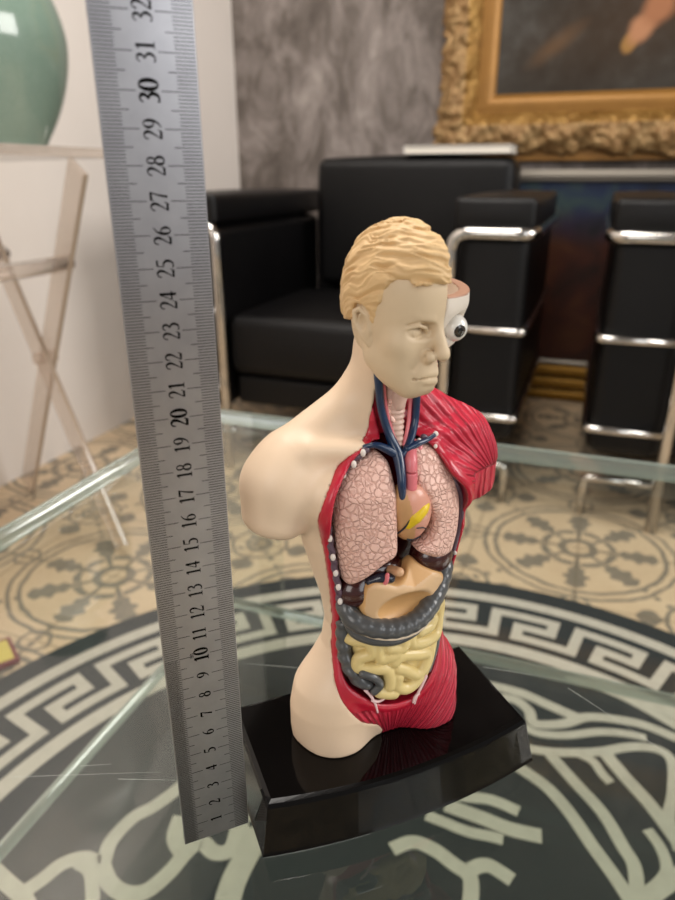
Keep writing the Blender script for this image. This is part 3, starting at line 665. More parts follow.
STROKES=[
  (0.0152,[(-0.336,0.488),(-0.318,0.506),(-0.304,0.523),(-0.282,0.531),(-0.26,0.525),(-0.258,0.551),(-0.242,0.581),(-0.221,0.597),(-0.198,0.622),(-0.176,0.654)]),
  (0.0161,[(-0.26,0.525),(-0.245,0.503),(-0.225,0.491),(-0.203,0.493),(-0.183,0.514),(-0.171,0.535),(-0.156,0.55),(-0.137,0.537),(-0.12,0.542),(-0.115,0.571),(-0.108,0.586)]),
  (0.0157,[(-0.385,0.523),(-0.367,0.511),(-0.349,0.499),(-0.332,0.488),(-0.317,0.473)]),
  (0.0129,[(-0.286,0.525),(-0.269,0.514),(-0.255,0.481)]),
  (0.0173,[(-0.185,0.584),(-0.186,0.556),(-0.171,0.535)]),
  (0.0246,[(-0.084,0.568),(-0.098,0.542),(-0.111,0.506),(-0.115,0.481)]),
  (0.0173,[(-0.125,0.579),(-0.097,0.551)]),
  (0.015,[(0.061,0.541),(0.085,0.55),(0.108,0.541),(0.127,0.524),(0.143,0.508),(0.138,0.479)]),
  (0.0149,[(0.145,0.517),(0.165,0.522),(0.188,0.505)]),
  (0.0123,[(0.105,0.585),(0.126,0.575),(0.151,0.563),(0.176,0.557),(0.189,0.553)]),
  (0.0137,[(0.092,0.622),(0.155,0.611),(0.187,0.606),(0.216,0.59)]),
  (0.0152,[(0.188,0.825),(0.215,0.811),(0.268,0.79),(0.3,0.767),(0.334,0.742)]),
  (0.0136,[(0.218,0.78),(0.242,0.78),(0.259,0.774),(0.271,0.754),(0.273,0.73),(0.312,0.73),(0.347,0.742),(0.383,0.739),(0.423,0.727),(0.464,0.698)]),
  (0.014,[(0.345,0.822),(0.391,0.801),(0.431,0.767),(0.473,0.718)]),
  (0.0115,[(0.245,0.736),(0.256,0.724),(0.275,0.712),(0.31,0.709),(0.356,0.715),(0.39,0.712),(0.416,0.704)]),
  (0.0123,[(0.223,0.698),(0.253,0.686),(0.283,0.68),(0.313,0.679),(0.348,0.681),(0.39,0.689),(0.423,0.684),(0.432,0.663),(0.411,0.615),(0.39,0.579),(0.384,0.538)]),
  (0.0145,[(0.217,0.67),(0.232,0.655),(0.259,0.625),(0.276,0.588),(0.288,0.545),(0.3,0.507),(0.309,0.469)]),
  (0.0141,[(0.278,0.676),(0.297,0.63),(0.315,0.588),(0.322,0.545),(0.325,0.518),(0.31,0.475)]),
  (0.011,[(0.313,0.679),(0.33,0.665),(0.335,0.645),(0.341,0.631)]),
  (0.016,[(0.349,0.684),(0.362,0.64),(0.377,0.597),(0.388,0.545)]),
  (0.0117,[(0.359,0.566),(0.364,0.541),(0.358,0.514),(0.333,0.494),(0.313,0.487)]),
  (0.0165,[(0.376,0.513),(0.335,0.491),(0.311,0.475)]),
  (0.0167,[(0.13,0.599),(0.141,0.594),(0.17,0.581),(0.201,0.566),(0.234,0.557)]),
]
for i,(w,L) in enumerate(STROKES):
    S_=spline(L,6,closed=False); N=len(S_)
    strip([(p[0]-RC.x,p[1]-RC.y) for p in S_],w*.56,z=ZT+.0001+.00003*i)
rug=link('round_rug',bm,[M['rug_dark'],M['rug_pale']],loc=RC)
tag(rug,'round charcoal floor rug with pale meander border and flowing lines under the glass table','rug')
# small booklet lying at the rug's edge
M['maroon']=plain('maroon_card','#6e1f2a',.5); M['yellow_card']=plain('yellow_card','#c9b85a',.5,var=.1,vs=30)
c0=Vector((-.5327,.911)); e_a=Vector((.0395,-.0538)).normalized(); e_b=Vector((-e_a.y*-1,-e_a.x)) 
e_b=Vector((-.806,-.592))
bm=bmesh.new(); 
def quadbox(bm,c,ea,eb,la,lb,z0,z1,mi=0,off=0.):
    P_=[c+ea*off+eb*off,c+ea*(la-off)+eb*off,c+ea*(la-off)+eb*(lb-off),c+ea*off+eb*(lb-off)]
    lo_=[bm.verts.new((p.x,p.y,z0)) for p in P_]; hi_=[bm.verts.new((p.x,p.y,z1)) for p in P_]
    for f in ([lo_[3],lo_[2],lo_[1],lo_[0]],hi_,*[[lo_[i],lo_[(i+1)%4],hi_[(i+1)%4],hi_[i]] for i in range(4)]):
        g=bm.faces.new(f); g.material_index=mi
quadbox(bm,c0,e_a,e_b,.067,.062,FZ+.0052,FZ+.013,0); quadbox(bm,c0,e_a,e_b,.067,.062,FZ+.013,FZ+.0134,1,.006)
bmesh.ops.recalc_face_normals(bm,faces=bm.faces)
tag(link('booklet',bm,[M['maroon'],M['yellow_card']]),'yellow booklet with maroon edge lying flat at the edge of the round rug','booklet')
# ---------- glass table ----------
def schlick(t):
    g=t.n('ShaderNodeNewGeometry'); d=t.n('ShaderNodeVectorMath',operation='DOT_PRODUCT'); t.l(g.outputs['Normal'],d.inputs[0]); t.l(g.outputs['Incoming'],d.inputs[1])
    c=t.math('SUBTRACT',1.,t.math('ABSOLUTE',d.outputs['Value'])); return t.math('MULTIPLY_ADD',t.math('POWER',c,5.),.92,.04)
def thin_glass(name,tint,rough=0.):
    t=NT(name); fr_=schlick(t)
    g=t.n('ShaderNodeBsdfGlossy'); g.inputs['Roughness'].default_value=rough; g.inputs['Color'].default_value=(1,1,1,1)
    tr=t.n('ShaderNodeBsdfTransparent'); tr.inputs[0].default_value=hexc(tint)
    geo=t.n('ShaderNodeNewGeometry'); bf=geo.outputs['Backfacing']
    m=t.n('ShaderNodeMixShader'); t.l(t.math('MULTIPLY',fr_,t.math('MULTIPLY_ADD',bf,-.4,1.)),m.inputs[0]); t.l(tr.outputs[0],m.inputs[1]); t.l(g.outputs[0],m.inputs[2]); t.l(m.outputs[0],t.out.inputs[0]); return t.m
M['glass']=thin_glass('clear_table_glass','#fafcfa')
t=NT('green_glass_edge'); v=t.coord()
gl=t.n('ShaderNodeBsdfGlass'); gl.inputs['Color'].default_value=hexc('#dfe8e0'); gl.inputs['Roughness'].default_value=.06; gl.inputs['IOR'].default_value=1.35
df=t.n('ShaderNodeBsdfTranslucent'); df.inputs[0].default_value=hexc('#dfece6')
d2=t.n('ShaderNodeBsdfDiffuse'); d2.inputs[0].default_value=hexc('#cbdbd2')
tr=t.n('ShaderNodeBsdfTransparent'); tr.inputs[0].default_value=hexc('#dfe8e0')
gs=t.n('ShaderNodeBsdfGlossy'); gs.inputs['Roughness'].default_value=.04
m1=t.n('ShaderNodeMixShader'); m1.inputs[0].default_value=.5; t.l(df.outputs[0],m1.inputs[1]); t.l(d2.outputs[0],m1.inputs[2])
m2=t.n('ShaderNodeMixShader'); m2.inputs[0].default_value=.6; t.l(tr.outputs[0],m2.inputs[1]); t.l(m1.outputs[0],m2.inputs[2])
m3=t.n('ShaderNodeMixShader'); m3.inputs[0].default_value=.4; t.l(m2.outputs[0],m3.inputs[1]); t.l(gs.outputs[0],m3.inputs[2]); t.l(m3.outputs[0],t.out.inputs[0]); M['glass_edge']=t.m
TC=Vector((-.172,.842,0)); tb=empty('glass_coffee_table',(TC.x,TC.y,FZ),-A20,'two-tier clear glass coffee table with thick polished edges on the round rug','coffee table')
def pane(name,x0,x1,y0,y1,z0,z1,bev,parent,xe=2):
    # horizontal faces = clear glass, rounded rim = edge glass
    bm=bmesh.new(); n=7; rings=[]
    prof=[(bev,0)]+[(bev*(1-math.sin(math.pi/2*k/n)),bev*(1-math.cos(math.pi/2*k/n))) for k in range(1,n+1)]
    H_=z1-z0; pr=prof+[(i,H_-z) for i,z in reversed(prof)]
    for i,z in pr: rings.append([bm.verts.new(p) for p in((x0+i,y0+i,z0+z),(x1-i,y0+i,z0+z),(x1-i,y1-i,z0+z),(x0+i,y1-i,z0+z))])
    for a_,b_ in zip(rings,rings[1:]):
        for k in range(4): f=bm.faces.new((a_[k],a_[(k+1)%4],b_[(k+1)%4],b_[k])); f.material_index=1; f.smooth=True
    f=bm.faces.new(rings[-1]); f.material_index=0
    f=bm.faces.new(list(reversed(rings[0]))); f.material_index=0
    return link(name,bm,[M['glass'],M['glass_edge']],parent)
ZT0=-FZ
pane('tabletop',0,1.15,-.80,0,ZT0-.019,ZT0-.00005,.0085,tb)
pane('shelf',.018,1.13,-.78,-.02,ZT0-.27-.016,ZT0-.27,.0075,tb)
for x_,y_ in((.03,-.035),(1.035,-.035),(.03,-.78),(1.035,-.78)):
    bm=bmesh.new(); box(bm,(x_,y_,.0048),(x_+.085,y_+.012,ZT0-.0192))
    # leave the shelf's thickness free
    link('leg',bm,M['glass'],tb)
SCR= [((-0.1628, 0.2526), (-0.089, 0.2557)), ((-0.1088, 0.2514), (-0.0799, 0.2508)), ((-0.1304, 0.2594), (-0.1146, 0.2607)), ((0.0885, 0.3342), (0.1349, 0.3227)), ((0.1345, 0.316), (0.1617, 0.28)), ((0.1617, 0.28), (0.1727, 0.2632)), ((-0.0228, 0.3333), (-0.0598, 0.3379))]
M['scratch']=plain('scratched_glass','#b9bdb6',.6)
for a_,b_ in SCR:
    bm=bmesh.new(); a_=Vector(a_);b_=Vector(b_); n_=(b_-a_).normalized(); n_=Vector((-n_.y,n_.x))*.00011
    v_=[bm.verts.new((p.x,p.y,.00002)) for p in(a_-n_,b_-n_*.3,b_+n_*.3,a_+n_)]; bm.faces.new(v_)
    so_=link('scratch',bm,M['scratch'],tb)
    so_.matrix_local=(Matrix.Translation(Vector((TC.x,TC.y,FZ)))@Matrix.Rotation(-A20,4,'Z')).inverted()
# ---------- steel ruler ----------
AR=math.radians(22.4); RO=Vector((-.0681,.2156,0)); RW=.0293; RL=.60
t=NT('brushed_steel'); v=t.coord(); vm_=t.mapping(v,(1,1,.02)); a=t.noise(vm_,2500,2,.6); b=t.noise(v,90,4,.6)
M['steel']=t.pbr(t.mix(b,hexc('#9e9ca0'),hexc('#bdbbbd')),t.math('MULTIPLY_ADD',a,.15,.27),1.,t.bump(t.noise(v,14,2),.0006),.5)
M['engrave']=plain('black_engraving','#0c0a09',.9,spec=.05)
rl=empty('steel_ruler',RO,AR,'tall steel ruler with black centimetre numbers standing upright beside the anatomy model','ruler')
bm=bmesh.new(); box(bm,(0,0,0),(RW,.0009,RL)); link('blade',bm,M['steel'],rl,bevel=.0002,seg=1)
bm=bmesh.new(); YF=-.00004
def tick(x0,x1,z,w=.00024): 
    v_=[bm.verts.new(p) for p in((x0,YF,z-w/2),(x1,YF,z-w/2),(x1,YF,z+w/2),(x0,YF,z+w/2))]; bm.faces.new(v_)
for k in range(1,596):
    z=k*.001; L_=.0110 if k%10==0 else(.0086 if k%5==0 else .0063)
    tick(.0005,L_,z); tick(RW-L_,RW-.0004,z)
for k in range(0,100):
    z=k*.001+.0005; tick(.0005,.0052,z,.00014)
link('scale_marks',bm,M['engrave'],rl)
def arc(cx,cy,rx,ry,a0,a1,w0,w1,n=14):
    return [(cx+rx*math.cos(math.radians(a0+(a1-a0)*i/n)),cy+ry*math.sin(math.radians(a0+(a1-a0)*i/n)),w0+(w1-w0)*abs(math.cos(math.radians(a0+(a1-a0)*i/n)))) for i in range(n+1)]
TN,TK=.045,.135
G={'0':[arc(.27,.5,.2,.45,0,360,TN,TK,28)],
'1':[[(.28,.03,TK),(.28,.96,TK)],[(.1,.025,TN),(.46,.025,TN)],[(.1,.80,TN),(.28,.94,TN*1.6)]],
'2':[[(.06,.72,.05),(.09,.86,.07),(.2,.95,.06),(.33,.93,.1),(.42,.8,TK),(.4,.62,.12),(.28,.4,.07),(.06,.06,.05)],[(.05,.06,.1),(.46,.06,.12)],[(.45,.05,.05),(.52,.22,.04)]],
'3':[[(.07,.80,.05),(.15,.92,.06),(.27,.95,.07),(.39,.86,.12),(.38,.68,.11),(.2,.54,.05)],[(.2,.55,.05),(.38,.48,.1),(.45,.3,TK),(.36,.1,.1),(.2,.03,.06),(.06,.08,.09)]],
'4':[[(.37,.02,TK),(.37,.96,TK)],[(.35,.96,TN),(.03,.3,TN)],[(.02,.28,.08),(.54,.28,.08)]],
'5':[[(.13,.92,.1),(.48,.93,.1)],[(.13,.93,.045),(.1,.56,.045)],[(.1,.56,.05),(.25,.58,.08),(.4,.48,.12),(.44,.3,TK),(.35,.09,.09),(.2,.03,.06),(.06,.07,.09)]],
'6':[[(.46,.95,.04),(.26,.82,.07),(.12,.58,.12),(.09,.32,TK),(.14,.1,.08),(.27,.03,.05),(.4,.12,.09),(.44,.3,TK),(.37,.5,.08),(.26,.56,.05),(.12,.42,.04)]],
'7':[[(.05,.91,.12),(.5,.91,.12)],[(.05,.94,.04),(.03,.74,.04)],[(.48,.92,.05),(.33,.5,.09),(.24,.02,.12)]],
'8':[arc(.27,.73,.15,.21,0,360,TN,.1,20),arc(.27,.27,.19,.24,0,360,TN,TK,22)]}
G['9']=[[(.53-x_,.98-y_,w_) for x_,y_,w_ in s_] for s_ in G['6']]
G['m']=[[(.05,0,.1),(.05,.6,.1)],[(.05,.5,.07),(.2,.6,.08),(.3,.5,.1),(.3,0,.1)],[(.3,.5,.07),(.45,.6,.08),(.55,.5,.1),(.55,0,.1)]]
def glyph(bm,ch,ox,oz,hh,ww,bold=1.,yf=-.00005):
    # rotated a quarter turn: the digit's top points to -x, its advance runs up +z
    for s_ in G[ch]:
        if len(s_)>2 and len(s_)<14:
            q_=spline(s_,4,closed=False) 
        else: q_=np.array(s_)
        P_=[(a_[0],a_[1]) for a_ in q_]; Wd=[max(.03,a_[2])*bold for a_ in q_]; N=len(P_); ll=[];rr=[]
        for i in range(N):
            a_=P_[max(i-1,0)]; b_=P_[min(i+1,N-1)]; dx,dy=(b_[0]-a_[0])*ww,(b_[1]-a_[1])*hh; d_=math.hypot(dx,dy) or 1
            nx_,ny_=-dy/d_,dx/d_; w_=Wd[i]*hh*.5*.82
            X_,Y_=P_[i][0]*ww,P_[i][1]*hh
            for lst,sg in((ll,1),(rr,-1)):
                gx,gy=X_+sg*nx_*w_,Y_+sg*ny_*w_
                lst.append(bm.verts.new((ox-gy,yf,oz+gx)))
        for i in range(N-1): bm.faces.new((ll[i],ll[i+1],rr[i+1],rr[i]))
for k in range(1,60):
    bm=bmesh.new(); big=k>=10; bold=1.75 if k%10==0 else (1.35 if big else 1.6); hh=.0056 if big else .0050; ww=.0053 if big else .0052
    if k%10==0: ww*=1.12; hh*=1.08
    st=str(k); adv=ww*.56; tot=adv*len(st)
    for i,ch in enumerate(st): glyph(bm,ch,RW/2+hh/2,k*.01-tot/2+i*adv,hh,ww,bold)
    for f in bm.faces: f.normal_update()
    link('numeral',bm,M['engrave'],rl)
bm=bmesh.new(); glyph(bm,'m',.0118,.0992,.0022,.0018); glyph(bm,'m',.0118,.1004,.0022,.0018); link('unit_mark',bm,M['engrave'],rl)
# ---------- leather armchairs with tubular steel ----------
t=NT('black_leather'); v=t.coord(); a=t.noise(v,6,3,.6); b=t.voro(v,380)
M['leather']=t.pbr(t.mix(a,hexc('#070607'),hexc('#0e0d0e')),.40,0,t.bump(b,.0006),.28)
M['chrome']=plain('chromed_tube','#d4d0cb',.12,1.)
def rbox(name,a,b,bev,parent,mat,puff=0.,seg=5):
    bm=bmesh.new(); box(bm,a,b); bmesh.ops.subdivide_edges(bm,edges=bm.edges,cuts=5,use_grid_fill=True)
    ca=[(a[i]+b[i])/2 for i in range(3)]; ha=[(b[i]-a[i])/2 for i in range(3)]
    for v_ in bm.verts:
        u_=[(v_.co[i]-ca[i])/ha[i] for i in range(3)]
        for i in range(3):
            if abs(abs(u_[i])-1)<1e-5:
                o_=[u_[j] for j in range(3) if j!=i]; v_.co[i]+=math.copysign(puff*(1-o_[0]**2)*(1-o_[1]**2),u_[i])
    return link(name,bm,mat,parent,bevel=bev,seg=seg)
def armchair(s0,label):
    c=empty('armchair',RM(s0,0,0),-A20,label,'armchair','pair of black leather armchairs'); c.location=RM(s0,0,0)
    LM=M['leather']; D=.66
    for side in(0,1):
        m=(lambda x:x) if side==0 else (lambda x:.86-x)
        X=lambda a_,b_:(min(m(a_),m(b_)),max(m(a_),m(b_)))
        x0,x1=X(.008,.145)
        x0-=.004; x1+=.006
        rbox('arm',(x0,.012,.155),(x1,D,.598),.022,c,LM,.004)
        rbox('arm_cushion',(x0-.008,-.004,.603),(x1+.006,D,.668),.028,c,LM,.006)
        # top rail: up the inner front leg, across the front, back along the outer side
        bm=bmesh.new()
        P_=[(m(.157),-.008,0),(m(.157),-.008,.600),(m(-.004),-.008,.600),(m(-.004),D+.01,.600)]
        tubem(bm,roundpath(P_,.038,8),.0125,16)
        tubem(bm,[(m(.07),D-.06,.0),(m(.07),D-.06,.15)],.0125,16)
        link('steel_frame',bm,M['chrome'],c,smooth=True)
        for hh_ in(.405,.215):
            bm=bmesh.new(); tubem(bm,roundpath([(m(.157),-.004,hh_),(m(-.002),-.004,hh_),(m(-.002),D,hh_)],.018,6),.0085,14); link('side_rail',bm,M['chrome'],c,smooth=True)
        bm=bmesh.new(); tubem(bm,roundpath([(m(.012),.03,0),(m(.012),.03,.09),(m(.157),.03,.09)],.012,5),.009,12); link('foot_rail',bm,M['chrome'],c,smooth=True)
    rbox('seat_cushion',(.158,.02,.245),(.692,.50,.392),.035,c,LM,.012)
    rbox('seat_base',(.168,.035,.165),(.692,.64,.24),.012,c,LM,.002)
    rbox('back_panel',(.150,.645,.17),(.71,.662,.60),.006,c,LM,.0)
    rbox('back_cushion',(.205,.50,.40),(.758,.665,.752),.035,c,LM,.010)
    return c
armchair(-1.06,'black leather tubular armchair fully in view behind the anatomy model, white book on its back')
armchair(-.05,'black leather tubular armchair cut off by the right edge of the photo')
M['paper']=plain('white_cover','#cfc9c2',.5); M['pages']=plain('book_pages','#e4ded2',.7)
bm=bmesh.new(); box(bm,(-.60,.500,.7615),(-.315,.64,.764)); box(bm,(-.60,.500,.780),(-.315,.64,.7825)); box(bm,(-.60,.500,.7641),(-.595,.64,.7799)); box(bm,(-.5949,.503,.7641),(-.318,.637,.7799),1)
tag(link('book',bm,[M['paper'],M['pages']],mat4=ROOM),'thin white book lying on top of the armchair back under the gilt frame','book')
# ---------- gilt framed paintings ----------
t=NT('carved_gilt'); v=t.coord(); a=t.noise(v,18,5,.7); b=t.noise(v,120,4,.7)
M['gilt']=t.pbr(t.ramp(t.math('MULTIPLY_ADD',b,.5,t.math('MULTIPLY',a,.5)),[(.3,hexc('#4a3214')),(.45,hexc('#86612c')),(.6,hexc('#b08a4c')),(.75,hexc('#cdb07c'))]),.42,.55,t.bump(b,.002),.5)
t=NT('worn_gilt'); v=t.coord(); a=t.noise(v,24,5,.7); b=t.noise(v,140,4,.7)
M['gilt_worn']=t.pbr(t.ramp(t.math('MULTIPLY_ADD',b,.5,t.math('MULTIPLY',a,.5)),[(.3,hexc('#4f3820')),(.46,hexc('#8f6c42')),(.62,hexc('#b89a6c'))]),.5,.35,t.bump(b,.002),.5)
M['gilt_smooth']=plain('smooth_gilt','#94692f',.42,.35,var=.2,vs=20)
def frame(parent,x0,x1,z0,z1,prof,mats,orn=0.,seedo=0,nseg=420):
    # prof: list of (distance outwards from the inner edge, depth towards viewer, material); mitred on four sides
    bm=bmesh.new()
    rx,rz=x1-x0,z1-z0; per=[]
    for i in range(nseg):
        u=i/nseg*2*(rx+rz)
        if u<rx: per.append((x0+u,z0,0,-1,u,rx))
        elif u<rx+rz: per.append((x1,z0+u-rx,1,0,u-rx,rz))
        elif u<2*rx+rz: per.append((x1-(u-rx-rz),z1,0,1,u-rx-rz,rx))
        else: per.append((x0,z1-(u-2*rx-rz),-1,0,u-2*rx-rz,rz))
    rows=[]
    for (d,y_,mi_) in prof:
        row=[]
        for (X_,Z_,nx_,nz_,s_,L_) in per:
            # mitre: scale the along coordinate
            ex_=d*(2*s_/L_-1)
            px_,pz_=(X_+ex_,Z_+nz_*d) if nz_ else (X_+nx_*d,Z_+ex_)
            if nz_>0: px_=X_-ex_
            if nx_<0: pz_=Z_-ex_
            row.append([px_,-y_,pz_,d,s_/L_,L_])
        rows.append(row)
    A=np.array(rows)  # nd, n, 6
    if orn:
        dd=A[:,:,3]; xx=A[:,:,0]; zz=A[:,:,2]; s_=A[:,:,4]*A[:,:,5]
        win=np.clip((dd-.055)/.03,0,1)
        ctr_=np.exp(-((A[:,:,4]-.5)*A[:,:,5]/.11)**2)+np.exp(-(np.minimum(A[:,:,4],1-A[:,:,4])*A[:,:,5]/.10)**2)
        relief=vnoise(xx*55+seedo,zz*55,dd*0)*.008+vnoise(xx*110,zz*110+seedo,dd*0+3)*.005+.006*np.sin(s_*52)*np.sin(dd*60)+ctr_*.010
        A[:,:,1]-=win*(relief+.004)
        last=(dd>.105); push=(np.abs(np.sin(s_*26))*.012+ctr_*.016+vnoise(xx*60,zz*60,dd*0+9)*.008)
        sc=np.clip((dd-.09)/.06,0,1)*last
        for j,(X_,Z_,nx_,nz_,_,_) in enumerate(per):
            A[:,j,0]+=nx_*push[:,j]*sc[:,j]; A[:,j,2]+=nz_*push[:,j]*sc[:,j]
    V_=[[bm.verts.new(A[i,j,:3]) for j in range(nseg)] for i in range(len(prof))]
    for i in range(len(prof)-1):
        for j in range(nseg):
            f=bm.faces.new((V_[i][j],V_[i][(j+1)%nseg],V_[i+1][(j+1)%nseg],V_[i+1][j])); f.material_index=prof[i][2]; f.smooth=True
    bmesh.ops.recalc_face_normals(bm,faces=bm.faces)
    return link('frame',bm,mats,parent)
pg=empty('portrait_painting',RM(0,1.02,0),-A20,'dark old portrait painting in an ornate gilt frame hanging on the grey plaster wall','painting')
prof=[(-.004,-.0,2),(0,.012,2),(.012,.02,2),(.03,.034,2),(.034,.03,2),(.046,.04,2),(.052,.03,0)]+[(.055+i*.0043,.036+.032*math.sin(math.pi*(i/26)**.9),0 if i<8 else 1) for i in range(25)]+[(.163,.03,1),(.158,.0,1)]
frame(pg,-.44,.66,.945,1.90,prof,[M['gilt'],M['gilt_worn'],M['gilt_smooth']],1.,3,900)
t=NT('old_oil_canvas'); v=t.coord(); sp=t.n('ShaderNodeSeparateXYZ'); t.l(v,sp.inputs[0]); X_,Z_=sp.outputs[0],sp.outputs[2]
a=t.noise(v,3.,5,.6,.5); b=t.noise(v,22,4,.6)
cc=t.ramp(t.math('MULTIPLY_ADD',b,.3,t.math('MULTIPLY',a,.7)),[(.3,hexc('#26201a')),(.5,hexc('#3b3630')),(.62,hexc('#4d4a46')),(.75,hexc('#5d5b58'))])
def blob(cx,cz,rx_,rz_,ang,soft=.4):
    ca_,sa_=math.cos(ang),math.sin(ang); dx=t.math('SUBTRACT',X_,cx); dz=t.math('SUBTRACT',Z_,cz)
    p_=t.math('DIVIDE',t.math('ADD',t.math('MULTIPLY',dx,ca_),t.math('MULTIPLY',dz,sa_)),rx_); q_=t.math('DIVIDE',t.math('SUBTRACT',t.math('MULTIPLY',dz,ca_),t.math('MULTIPLY',dx,sa_)),rz_)
    rr_=t.math('ADD',t.math('SQRT',t.math('ADD',t.math('MULTIPLY',p_,p_),t.math('MULTIPLY',q_,q_))),t.math('MULTIPLY_ADD',b,.5,-.25))
    x_=t.n('ShaderNodeMapRange'); t.l(rr_,x_.inputs[0]); x_.inputs[1].default_value=1+soft*.5; x_.inputs[2].default_value=1-soft*.5; return x_.outputs[0]
cc=t.mix(t.math('MULTIPLY',blob(.0,1.16,.28,.12,.35,1.2),.75),cc,hexc('#3a2a1b'))
cc=t.mix(t.math('MULTIPLY',blob(-.27,1.075,.07,.020,.6,1.4),.4),cc,hexc('#7a5a3c'))
cc=t.mix(blob(-.062,1.072,.020,.030,-.35,.5),cc,hexc('#96703f'))
cc=t.mix(blob(-.035,1.105,.040,.030,.95,.7),cc,hexc('#ad7c5b'))
cc=t.mix(blob(.005,1.155,.045,.038,.8,.7),cc,hexc('#9c6a4b'))
M['canvas']=t.pbr(cc,.6,0,None,.2)
bm=bmesh.new(); box(bm,(-.443,-.010,.942),(.663,.0,1.903)); link('canvas',bm,M['canvas'],pg)
bm=bmesh.new(); box(bm,(-.52,-.022,.752),(.74,.0,.80)); link('lower_moulding',bm,M['gilt_smooth'],pg)
# second picture leaning behind the armchairs
M['champagne']=plain('champagne_moulding','#9c9488',.35,.4,var=.1); M['dull_gold']=plain('dull_gold_moulding','#8a6420',.4,.6,var=.2,vs=30)
p2=empty('landscape_painting',RM(0,.9,0),-A20,'dark blue and brown landscape picture standing on the floor behind the armchairs','painting')
p2.rotation_euler=(-.06,0,-A20)
t=NT('dark_landscape_canvas'); v=t.coord(); sp=t.n('ShaderNodeSeparateXYZ'); t.l(v,sp.inputs[0]); a=t.noise(v,7,5,.6,.6)
up1=t.n('ShaderNodeMapRange'); t.l(sp.outputs[2],up1.inputs[0]); up1.inputs[1].default_value=.5; up1.inputs[2].default_value=.62
top_=t.ramp(a,[(.3,hexc('#0d1420')),(.48,hexc('#15213c')),(.62,hexc('#2a3a3a')),(.75,hexc('#5a5f58'))]); bot_=t.ramp(a,[(.3,hexc('#120c09')),(.55,hexc('#38180d')),(.75,hexc('#4a2c14'))])
M['landscape']=t.pbr(t.mix(up1.outputs[0],bot_,top_),.5,0,None,.25)
bm=bmesh.new(); box(bm,(-.455,-.004,.13),(.945,.006,.695)); link('canvas',bm,M['landscape'],p2)
prof2=[(0,.004,0),(.003,.016,0),(.012,.018,0),(.015,.0,0)]
frame(p2,-.45,.94,.135,.690,prof2,[M['champagne']],0,0,60)
bm=bmesh.new(); box(bm,(-.47,-.030,.706),(.994,.0,.724)); link('top_moulding',bm,M['champagne'],p2)
for a_,b_ in((.002,.034),(.040,.076),(.082,.117)):
    bm=bmesh.new(); box(bm,(-.47,-.028,a_),(.96,.0,b_)); link('bottom_moulding',bm,M['dull_gold'],p2,bevel=.010,seg=3)
# ---------- acrylic folding stand and vase ----------
t=NT('clear_acrylic'); fr_=schlick(t)
g=t.n('ShaderNodeBsdfGlossy'); g.inputs['Roughness'].default_value=.08
tr=t.n('ShaderNodeBsdfTransparent'); tr.inputs[0].default_value=hexc('#faf6f2'); d_=t.n('ShaderNodeBsdfDiffuse'); d_.inputs[0].default_value=hexc('#e9dcd2')
m1=t.n('ShaderNodeMixShader'); m1.inputs[0].default_value=.17; t.l(tr.outputs[0],m1.inputs[1]); t.l(d_.outputs[0],m1.inputs[2])
m2=t.n('ShaderNodeMixShader'); t.l(fr_,m2.inputs[0]); t.l(m1.outputs[0],m2.inputs[1]); t.l(g.outputs[0],m2.inputs[2]); t.l(m2.outputs[0],t.out.inputs[0]); M['acrylic']=t.m
M['acrylic_edge_reflection']=plain('acrylic_edge_reflection','#a89684',.15,coat=.5)  # one narrow bar face, its dark reflection painted in as brown
B0=Vector((-.435,1.20,FZ)); E1=Vector((-.322,.283,0)); EL=E1.length; E1n=E1.normalized(); E2n=Vector((-E1n.y,E1n.x,0))*1.0
if E2n.y>0: E2n=-E2n
st=empty('acrylic_tray_stand',B0,math.atan2(E1n.y,E1n.x),'clear acrylic folding stand with crossed legs by the white wall, holding the green vase','stand')
SGN=1 if (Matrix.Rotation(math.atan2(E1n.y,E1n.x),3,'Z')@Vector((0,1,0))).dot(E2n)>0 else -1
HT=.733
def bar(name,p,q,wd,th,par,mat):
    bm=bmesh.new(); p=Vector(p);q=Vector(q); d=(q-p).normalized(); w=Vector((0,1,0)); n_=d.cross(w).normalized()
    vs_=[]
    for c_ in(p,q):
        for sa,sb in((-1,-1),(1,-1),(1,1),(-1,1)): vs_.append(bm.verts.new(c_+n_*sa*wd/2+w*sb*th/2))
    for f in((3,2,1,0),(4,5,6,7),(0,1,5,4),(1,2,6,5),(2,3,7,6),(3,0,4,7)): 
        g_=bm.faces.new([vs_[i] for i in f]); g_.material_index=1 if f==(1,2,6,5) else 0
    return link(name,bm,mat,par,bevel=.0015,seg=1)
OFL=Matrix.Rotation(-math.atan2(E1n.y,E1n.x),3,'Z')@(D20*-.50)      # towards the second frame, along the wall
for k_ in(0,1):
    o_=OFL*k_; y_=o_.y; x_=o_.x
    bar('leg',(x_,y_,.012),(EL+x_,y_,HT-.012),.048,.012,st,[M['acrylic'],M['acrylic_edge_reflection']])
    bar('leg',(EL+x_,y_-.0135*SGN,.012),(x_,y_-.0135*SGN,HT-.012),.048,.012,st,[M['acrylic'],M['acrylic_edge_reflection']])
    bm=bmesh.new(); bmesh.ops.create_cone(bm,cap_ends=True,segments=20,radius1=.012,radius2=.012,depth=.045,matrix=Matrix.Translation((EL/2+x_,y_-.007*SGN,HT/2))@Matrix.Rotation(math.pi/2,4,'X')); link('pivot',bm,M['acrylic'],st,smooth=False)
for xx_,z_ in((.085,.56),(EL-.085,.56)):
    bm=bmesh.new(); tubem(bm,[Vector((xx_,0,z_))-OFL*.05,Vector((xx_,0,z_))+OFL*1.05],.014,16); link('crossbar',bm,M['acrylic'],st,smooth=True)
